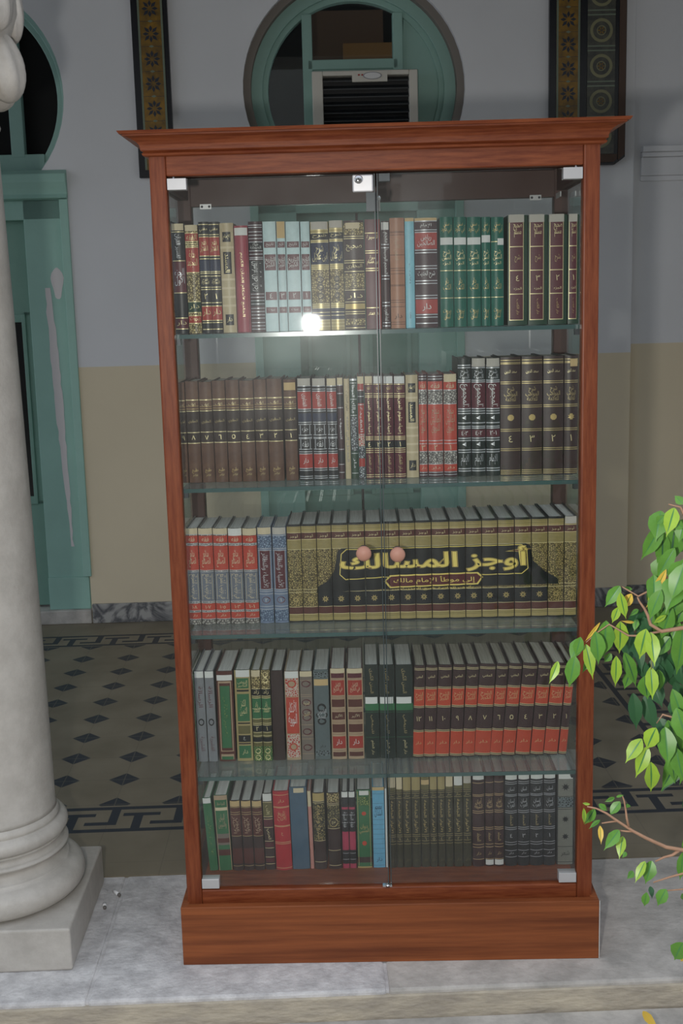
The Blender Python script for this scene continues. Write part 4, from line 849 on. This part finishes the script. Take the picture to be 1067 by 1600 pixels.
for i, (a_, b_) in enumerate(((570.2, 592.2), (593, 617.2), (618.4, 645.6))):
    R4(a_, b_, 1039, D('darkgreen', bulge=.002, bands=[(.41, .485, 'green2')], lines=[(.50, .004, 'green2'), (.77, .004, 'green2')], text=[('السنن الكبرى', .17, .26, 'goldpale', 'v', .3), ('للبيهقي', .63, .2, 'goldpale', 'v', .25), ('دار العلم', .88, .15, 'goldl', 'v', .25)], sticker=(.34, .41, 'white', .03, .9)), 'black-green volume with a white label mid-spine, %s of the three, fourth shelf' % ('left', 'middle', 'right')[i], group='three black-green volumes')
x4 = [(646.6, 663.6), (664.3, 682.8), (683.6, 705), (706.3, 725.8), (727, 746.2), (747, 772), (772.8, 791), (791.8, 812.2), (813.2, 836), (837.2, 857.6), (858.6, 880.4), (881.6, 904)]
ln4 = [1.8, 2.1, 2.5, 2.8, 3.3, 3.8, 4.4, 4.6, 4.8, 5.0, 5.2, 5.2]
for i, (a_, b_) in enumerate(x4):
    n = 12-i
    R4(a_, b_, 1040-i*.4, D('plum', lw=.006, lines=[.03, .045, .235, .25, .435, .45, .70, .715, .965, .98], bands=[(.25, .435, 'oran'), (.715, .965, 'oran')], text=[('المغني', .125, .045, 'goldl', 'h', .6), ('الشرح/الكبير', .335, .10, 'beige', 'h', .7), (arn(n), .575, .05, 'goldl'), ('دار', .84, .04, 'beige', 'h', .55)], bulge=.0035),
       'leaning plum and orange volume, %s from left of the twelve on the fourth shelf' % ORD[i], group='twelve plum and orange volumes', lean=ln4[i], yref=1082, paper=PAPERD)

# ---- bottom shelf
def R5(xa, xb, yt, d, lab, **k): return book(xa, xb, 4, zt((xa+xb)/2, yt, 4), d, lab, **k)
R5(321.0, 334.4, 1247, D('green2', bulge=.002, text=[('الأدعية والأذكار', .5, .55, 'orn_green', 'v', .5)], sticker=(.0, .07, 'white')), 'green book leaning at the far left of the bottom shelf', lean=-3.3)
R5(337.5, 358.6, 1243, D('green2', bulge=.002, bands=[(0, .06, 'creaml'), (.16, .20, 'cream'), (.51, .57, 'greybr'), (.57, .63, 'browno'), (.63, .66, 'greybr'), (.72, .80, 'browno')], text=[('البيان/والتبيين', .34, .2, 'creaml', 'h', .6), ('للجاحظ', .11, .05, 'creaml', 'h', .6)], rects=[(.0, .05, 0, 1, 'creaml', .0004), (.95, 1, 0, 1, 'creaml', .0004)]), 'green and brown banded book, second from left on the bottom shelf', lean=-1.8)
for i, (a_, b_) in enumerate(((361.0, 377.2), (378.2, 394.2), (395.2, 411))):
    R5(a_, b_, 1251, D('dbrown', bands=[(.09, .5, 'browno'), (.68, .9, 'browno')], lines=[(t, .007, 'goldpale') for t in (.09, .16, .19, .5, .93)], text=[('عيون/الأخبار', .34, .24, 'creaml', 'v', .7)], sticker=(0, .08, 'beige')), 'dark brown book with a beige head label, %s of the three, bottom shelf' % ('left', 'middle', 'right')[i], group='three dark brown books', lean=-.9)
R5(412.4, 427.2, 1240, D('dbrown', bulge=.002, bands=[(.12, .3, 'oliveb'), (.34, .43, 'maroon'), (.64, .7, 'maroon'), (.85, .9, 'maroon')], lines=[.11, .3, .33, .44, .62, .71, .83, .92], text=[('الأدب', .21, .12, 'goldl', 'v', .5), ('العربي', .53, .14, 'goldl', 'v', .5)], sticker=(0, .095, 'white')), 'narrow brown and olive book with a white head label, left of the red book', lean=-.9)
R5(428.6, 453.8, 1236, D('bright', lines=[(t, .006, 'beige') for t in (.04, .19, .20, .43, .44, .64, .66, .97)], text=[('تاريخ/الأدب', .31, .14, 'beige', 'h', .55), ('ع', .535, .04, 'beige'), ('دار', .12, .05, 'beige', 'h', .4)]), 'bright red book on the bottom shelf', lean=-1.0)
R5(454.6, 481.6, 1230, D('blue', bulge=.002, sticker=(.01, .065, 'cream', .25, .85)), 'plain slate-blue book with a small cream label, bottom shelf', lean=-1.0)
R5(482.6, 488.2, 1236, D('pink', bulge=.0005, bands=[(0, .2, 'cream')]), 'very thin pink booklet beside the blue book, bottom shelf', lean=-1.0)
R5(490, 508.4, 1239, D('dbrown', bands=[(.0, .1, 'gold'), (.12, .62, 'orn_dark')], lines=[.1, .12, .62, .9], text=[('البداية والنهاية', .38, .45, 'gold', 'v', .55)]), 'dark brown book with gold upright title, right of the thin pink booklet', lean=-.6)
R5(512, 531.6, 1239, D('dbrown', bands=[(.0, .12, 'orn_gold'), (.15, .45, 'orn_dark'), (.75, .95, 'old2')], lines=[.13, .15, .46, .75, .95], ovals=[(.38, .36, .06, 'goldpale'), (.38, .25, .042, 'dbrown')], text=[('شرح', .38, .05, 'goldl', 'h', .3)]), 'dark brown book with a gold ring emblem on the bottom shelf', lean=-.5)
for i, (a_, b_) in enumerate(((534.4, 544.8), (545.6, 555.6))):
    R5(a_, b_, 1237, D('nblack', bulge=.002, bands=[(.2, .23, 'pinkd'), (.52, .76, 'pinkd'), (.94, 1, 'pinkd')], lines=[(t, .005, 'silver') for t in (.3, .4, .8, .88)], text=[('فقه السنة', .36, .2, 'silver', 'v', .5)], sticker=(.0, .07, 'white')), 'slim black and pink volume, %s of the pair, bottom shelf' % ('left', 'right')[i], group='pair of slim black and pink volumes')
R5(557.6, 580.4, 1234, D('gold', bulge=.002, cover='dgreen', bands=[(0, .98, 'green2'), (.86, .93, 'dbrown')], rects=[(.07, .1, .02, .97, 'gold', .0005), (.9, .93, .02, .97, 'gold', .0005), (.14, .86, .09, .2, 'orn_green', .0004)], text=[('ديوان/المتنبي', .5, .13, 'gold', 'h', .65)], ovals=[(.3, .16, .025, 'oran'), (.68, .16, .03, 'oran')], sticker=(.01, .065, 'white', .2, .85)), 'green book with gold frame and small white label, bottom shelf')
R5(582.4, 601.2, 1230, D('sky2', bulge=.001, lines=[(t, .003, 'blue') for t in (.08, .2, .4, .46, .52, .58, .64, .7, .76, .82, .97)], bands=[(0, .04, 'beige')], text=[('معجم/البلدان', .3, .14, 'navy', 'h', .65), ('دار', .9, .06, 'navy', 'h', .5)]), 'light blue book with dark blue writing, left of the door split, bottom shelf')
R5(602, 606.4, 1232, D('white', bulge=.0005), 'thin white booklet in the middle of the bottom shelf')
for i, (a_, b_) in enumerate(((607.2, 619), (619.6, 629.6), (630.2, 642.8), (643.6, 657.4), (658.2, 671.4), (672, 683.4), (684.2, 695.8), (696.4, 708.2), (709.2, 723), (723.8, 736.4))):
    R5(a_, b_, 1213-i*.5, D('kolive', bulge=.003, bands=[(0, .16, 'goldpale') if i in (2, 3, 5, 6) else (0, .16, 'oliveb')], lines=[(t, .004, 'goldpale') for t in (.03, .05, .07, .17, .19, .24, .64, .66, .71, .74)], text=[('بحار', .215, .035, 'goldpale', 'h', .6), ('الأنوار الجامعة', .44, .35, 'gold', 'v', .5), (arn(10-i), .69, .03, 'goldpale'), ('دار', .92, .04, 'oliveb', 'h', .5)], sticker={0: (0, .12, 'cream'), 1: (0, .14, 'cream'), 4: (.05, .1, 'beige'), 7: (0, .13, 'cream'), 8: (0, .12, 'white'), 9: (.02, .1, 'label')}.get(i)),
       'dark olive volume with dull gold writing, %s from left of the ten, bottom shelf' % ORD[i], group='ten dark olive volumes', paper=PAPERD)
for i, (a_, b_) in enumerate(((738.2, 756.8), (758, 771.6), (772.2, 787))):
    R5(a_, b_, 1208-i, D('kmar', lw=.005, lc='beige', lines=[.10, .225, .24, .40, .42, .58, .6, .76, .79, .92], text=[('أعيان/الشيعة', .32, .12, 'beige', 'h', .65), ('المجلد', .68, .09, 'gold', 'v', .4), ('دار', .86, .04, 'gold', 'h', .4)], sticker=(0, .065, 'white') if i == 0 else (.93, .985, 'white')), 'dark maroon volume, %s of the three on the bottom shelf' % ('left, labelled at the head', 'middle, labelled at the foot', 'right, labelled at the foot')[i], group='three dark maroon volumes')
for i, (a_, b_) in enumerate(((788.8, 808), (809, 827), (828, 848.2), (849, 867.4))):
    R5(a_, b_, 1208-i*.8, D('nblack', lw=.005, lc='silver', lines=[.09, .11, .225, .24, .40, .42, .58, .60, .74, .765, .83, .90], text=[('لسان', .17, .05, 'silver', 'h', .5), ('لسان/العرب', .32, .10, 'silver', 'h', .6), ('المجلد', .5, .12, 'goldpale', 'v', .28), (arn(4-i), .67, .04, 'silver'), ('دار', .86, .03, 'silver', 'h', .4)], sticker=(0, .065, 'white')), 'near-black volume with thin silver lines, %s from left of the four, bottom shelf' % ORD[i], group='four near-black volumes', paper=PAPERD)
R5(869.2, 897, 1208, D('stone', bulge=.002, cover='nblack', bands=[(.26, .37, 'orn_blk')], lines=[(t, .005, 'black') for t in (.04, .25, .37, .39, .8, .97)], stars=[(.15, .010, 'black', 8), (.5, .009, 'black', 8), (.69, .009, 'black', 8)], text=[('شعر', .88, .06, 'black', 'h', .5)], rects=[(.0, .07, 0, 1, 'nblack', .0005), (.93, 1, 0, 1, 'nblack', .0005)], sticker=(0, .06, 'white', .1, .9)), 'grey-green book with black star motifs at the right end of the bottom shelf')

# ------------------------------------------------------------------ ficus at the right
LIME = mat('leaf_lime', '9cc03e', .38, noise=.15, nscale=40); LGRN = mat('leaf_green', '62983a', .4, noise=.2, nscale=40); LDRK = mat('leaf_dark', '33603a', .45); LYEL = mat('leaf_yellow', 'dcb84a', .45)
LMID = mat('leaf_midrib', '4c8443', .4); LOLV = mat('leaf_olive', '6f8a30', .4)
for m_ in (LIME, LGRN, LDRK, LYEL, LOLV):
    b_ = m_.node_tree.nodes['Principled BSDF']; b_.inputs['Subsurface Weight'].default_value = 0
TWIG = mat('twig_bark', 'b58d72', .7, noise=.2, nscale=60); TWG = mat('twig_green', '9a9a62', .6)
YP = -.72
fic = empty('ficus_tree', (1.02, -.72, -.066), 0, 'bright green ficus tree reaching in from the right in front of the bookcase', 'tree')
FO = Vector(fic.location)
def pz(px, py, dy=0): return at_y(px, py, YP+dy)
rl = random.Random(11)
def leaf(mb, A, B, w, m, mid, fold=.25, roll=0.0, curlv=0.0):
    d = B-A; L = d.length; t = d.normalized(); view = (CAM-A).normalized()
    s = t.cross(view).normalized(); nrm = s.cross(t).normalized()
    s = (s*math.cos(roll)+nrm*math.sin(roll)); nrm = s.cross(t).normalized()
    prof = [(0, .02), (.05, .32), (.14, .66), (.26, .90), (.38, 1), (.5, .95), (.62, .78), (.73, .52), (.82, .27), (.89, .11), (1, .012)]
    vs = []; fs = []; fm = []
    for u, r in prof:
        c = A+t*(L*u)+nrm*(math.sin(u*PI)*L*.05*(1+curlv)); ww = w*.5*r*(1+.05*math.sin(u*19+L*300))
        for q in (-1, -.62, -.11, 0, .11, .62, 1):
            vs.append(c+s*ww*q+nrm*abs(q)*ww*fold)
    n = 7
    a1 = []; a2 = []
    for i in range(len(prof)-1):
        for k in range(n-1):
            f = (i*n+k, i*n+k+1, (i+1)*n+k+1, (i+1)*n+k)
            (a2 if k in (2, 3) and i < 8 else a1).append(f)
    o = [v-FO for v in vs]
    th = nrm*.0003
    mb.add(o, a1, m, True); mb.add(o, a2, mid, True)
def px(zx, zy, org, sc): return (org[0]+zx/sc, org[1]+zy/sc)
LV = []
O2, S2 = (900, 880), 6.389
for x0, y0, x1, y1, w, c in ((438,225,285,440,115,'g'),(440,290,500,560,95,'l'),(555,305,485,450,88,'y'),(420,440,358,600,80,'l'),(300,572,272,945,165,'g'),(190,680,222,1015,145,'g'),(95,805,168,1165,105,'l'),(440,580,430,905,145,'l'),(400,925,390,1235,100,'l'),
  (700,655,632,960,150,'l'),(745,690,785,1035,132,'l'),(745,1035,762,1365,120,'l'),(45,735,-5,930,95,'g'),(900,60,695,450,80,'y'),(870,130,700,440,95,'l'),(850,320,850,485,110,'o'),(1080,10,945,390,170,'g'),(1040,200,950,580,190,'g'),(1070,600,1000,1115,180,'g'),
  (940,735,800,935,140,'G'),(590,820,560,965,120,'d'),(480,890,600,1240,120,'G'),(650,960,700,1180,110,'d'),(900,950,900,1205,145,'d'),(610,560,580,680,60,'G'),(620,460,525,535,45,'G'),(560,260,470,240,40,'G'),(780,300,880,250,60,'o'),(900,520,770,600,50,'l'),(760,240,700,380,60,'G'),(540,1080,480,1260,90,'G'),(1000,560,960,760,120,'G'),(1040,1000,1060,1230,130,'d'),(820,1060,830,1290,100,'G'),(240,590,80,790,34,'y'),(580,590,440,575,26,'y'),(150,930,60,1100,60,'G'),(350,900,280,990,70,'G')):
    LV.append((px(x0, y0, O2, S2), px(x1, y1, O2, S2), w/S2, c))
O7, S7 = (850, 760), 2.161
for x0, y0, x1, y1, w, c in ((47,590,16,668,26,'l'),(125,512,88,592,42,'g'),(105,572,84,680,46,'g'),(440,72,412,172,46,'l'),(475,110,455,190,50,'g'),(405,100,378,128,26,'g'),(470,140,440,120,30,'g'),(400,235,380,262,26,'G'),(475,250,425,345,60,'g'),(470,170,430,230,50,'G'),(469,300,410,430,80,'g'),(478,380,440,470,70,'G'),
  (378,815,345,890,50,'l'),(408,812,418,948,58,'g'),(330,852,274,935,44,'l'),(350,878,308,985,42,'l'),(360,930,360,1032,46,'l'),(430,880,442,1005,44,'G'),(470,760,448,812,38,'g'),(440,710,470,800,60,'d'),(385,780,430,880,50,'d'),(469,1540,440,1600,50,'g'),(480,1560,462,1605,40,'y'),(468,1235,458,1330,36,'g'),(470,60,440,30,26,'g'),(395,330,372,420,50,'G'),(450,470,440,560,60,'d'),(400,500,380,580,60,'G'),(340,640,350,720,50,'G'),(430,560,445,690,70,'d')):
    LV.append((px(x0, y0, O7, S7), px(x1, y1, O7, S7), w/S7, c))
O3 = (900, 1200)
for x0, y0, x1, y1, w, c in ((185,405,85,565,85,'G'),(75,400,80,560,40,'l'),(140,360,60,350,26,'l'),(225,360,312,430,55,'g'),(385,295,280,340,40,'G'),(440,335,330,480,85,'g'),(240,520,125,610,40,'G'),(238,575,250,765,50,'y'),(430,618,275,825,105,'g'),(468,680,430,915,88,'l'),(500,840,460,900,40,'g'),(690,930,588,1150,80,'l'),(755,925,690,1160,125,'g'),(570,1030,505,1110,62,'g'),(705,1240,680,1385,72,'g'),(740,1180,760,1310,50,'d'),(900,1208,812,1378,110,'g'),(1060,880,1040,1080,60,'g'),(400,290,480,270,24,'g'),(530,365,500,400,40,'g'),(1060,1250,1067,1320,40,'g')):
    LV.append((px(x0, y0, O3, S2), px(x1, y1, O3, S2), w/S2, c))
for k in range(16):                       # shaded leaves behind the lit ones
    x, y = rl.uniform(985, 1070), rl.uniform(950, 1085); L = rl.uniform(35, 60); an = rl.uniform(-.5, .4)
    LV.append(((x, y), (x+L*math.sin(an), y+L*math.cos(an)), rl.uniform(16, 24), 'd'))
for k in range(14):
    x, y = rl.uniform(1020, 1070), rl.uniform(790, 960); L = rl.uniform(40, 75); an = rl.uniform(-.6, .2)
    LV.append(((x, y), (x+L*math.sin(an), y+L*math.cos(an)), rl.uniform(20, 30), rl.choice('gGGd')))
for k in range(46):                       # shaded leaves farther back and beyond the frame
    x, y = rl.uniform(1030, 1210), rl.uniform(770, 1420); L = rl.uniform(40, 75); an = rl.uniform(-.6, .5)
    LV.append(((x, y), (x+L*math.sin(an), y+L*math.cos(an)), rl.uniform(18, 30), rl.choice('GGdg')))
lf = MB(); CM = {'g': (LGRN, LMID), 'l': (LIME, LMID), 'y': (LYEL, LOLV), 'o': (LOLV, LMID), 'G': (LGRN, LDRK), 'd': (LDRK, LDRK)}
stalks = []
for i, (p, q, w, c) in enumerate(LV):
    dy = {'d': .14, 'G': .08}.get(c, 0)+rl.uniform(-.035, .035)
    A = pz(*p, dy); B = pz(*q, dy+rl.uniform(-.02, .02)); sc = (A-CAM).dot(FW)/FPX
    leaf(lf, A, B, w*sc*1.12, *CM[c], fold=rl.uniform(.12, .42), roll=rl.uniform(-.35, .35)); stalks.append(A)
lf.build('foliage', fic)
br = MB(); LIMBS = []
def branch(pts, r0_, r1_, m=TWIG, dy=0, org=O3, sc=S2):
    P = [pz(*px(x, y, org, sc), dy)-FO for x, y in pts]; n = len(P)
    if pts[0][0] > 1250 or sc != S2: LIMBS.append(P[0])
    br.tube(P, [r0_+(r1_-r0_)*i/(n-1) for i in range(n)], m); return P
branch([(1500, 760), (1250, 800), (1067, 820), (900, 790), (700, 700), (560, 625), (400, 520), (300, 450), (200, 403), (110, 385)], .0042, .0012)
branch([(525, 590), (505, 500), (495, 420), (480, 330), (462, 280), (440, 272)], .0022, .0007)
branch([(565, 632), (500, 632), (410, 620)], .002, .0012); branch([(405, 530), (330, 540), (255, 552)], .0018, .001)
branch([(1030, 820), (960, 870), (880, 890), (790, 932)], .003, .0014); branch([(1300, 1000), (1067, 1052), (930, 1090), (770, 1142)], .0026, .0012); branch([(1300, 1250), (1067, 1210), (900, 1225)], .002, .001)
branch([(1400, 560), (1100, 640), (850, 680), (740, 610), (715, 520), (680, 450), (630, 380), (612, 340)], .004, .0012, org=O2)
branch([(850, 680), (600, 725), (520, 722), (330, 610), (200, 700), (100, 790)], .002, .0008, org=O2); branch([(760, 690), (755, 860), (750, 1060)], .0012, .0008, TWG, org=O2)
branch([(1300, 100), (1000, 60), (800, 240), (620, 330), (450, 230)], .003, .001, org=O2, dy=.02)
branch([(700, 700), (520, 740), (469, 790), (400, 770), (380, 800)], .003, .001, org=O7, sc=S7); branch([(640, 320), (560, 240), (500, 160), (460, 70), (420, 60)], .004, .001, org=O7, sc=S7)
for st_ in LIMBS:
    z = st_.z; br.tube([Vector((0, 0, max(.1, min(1.45, z-.12)))), Vector((st_.x*.5, st_.y*.5, z-.03)), st_, st_+(st_-Vector((0, 0, z))).normalized()*.004], [.009, .007, .005, .004], TWIG)
br.build('twigs', fic)
tk = MB(); tk.tube([(0, 0, .0), (.01, .02, .35), (-.02, 0, .75), (.02, -.01, 1.2), (0, .02, 1.55)], [.028, .025, .021, .016, .009], TWIG, 12)
for z, x in ((.50, -.02), (.72, -.02), (.95, .0), (1.2, .02)):
    tk.tube([(x, 0, z), (x-.10, .0, z+.04), (x-.22, 0, z+.05)], [.010, .007, .004], TWIG, 8)
tk.build('trunk', fic)
# one dropped leaf on the step
dlf = empty('fallen_leaf', at_y(1014, 1592, -.26), 0, 'single yellow fallen leaf on the step at the bottom right', 'leaf')
P0 = Vector(dlf.location); q = MB(); FO_s = FO; FO = P0
leaf(q, at_y(1004, 1580, -.24), at_y(1030, 1612, -.30), .018, LYEL, LYEL, .2); q.build('blade', dlf); FO = FO_s
print('books', BOOKN[0])
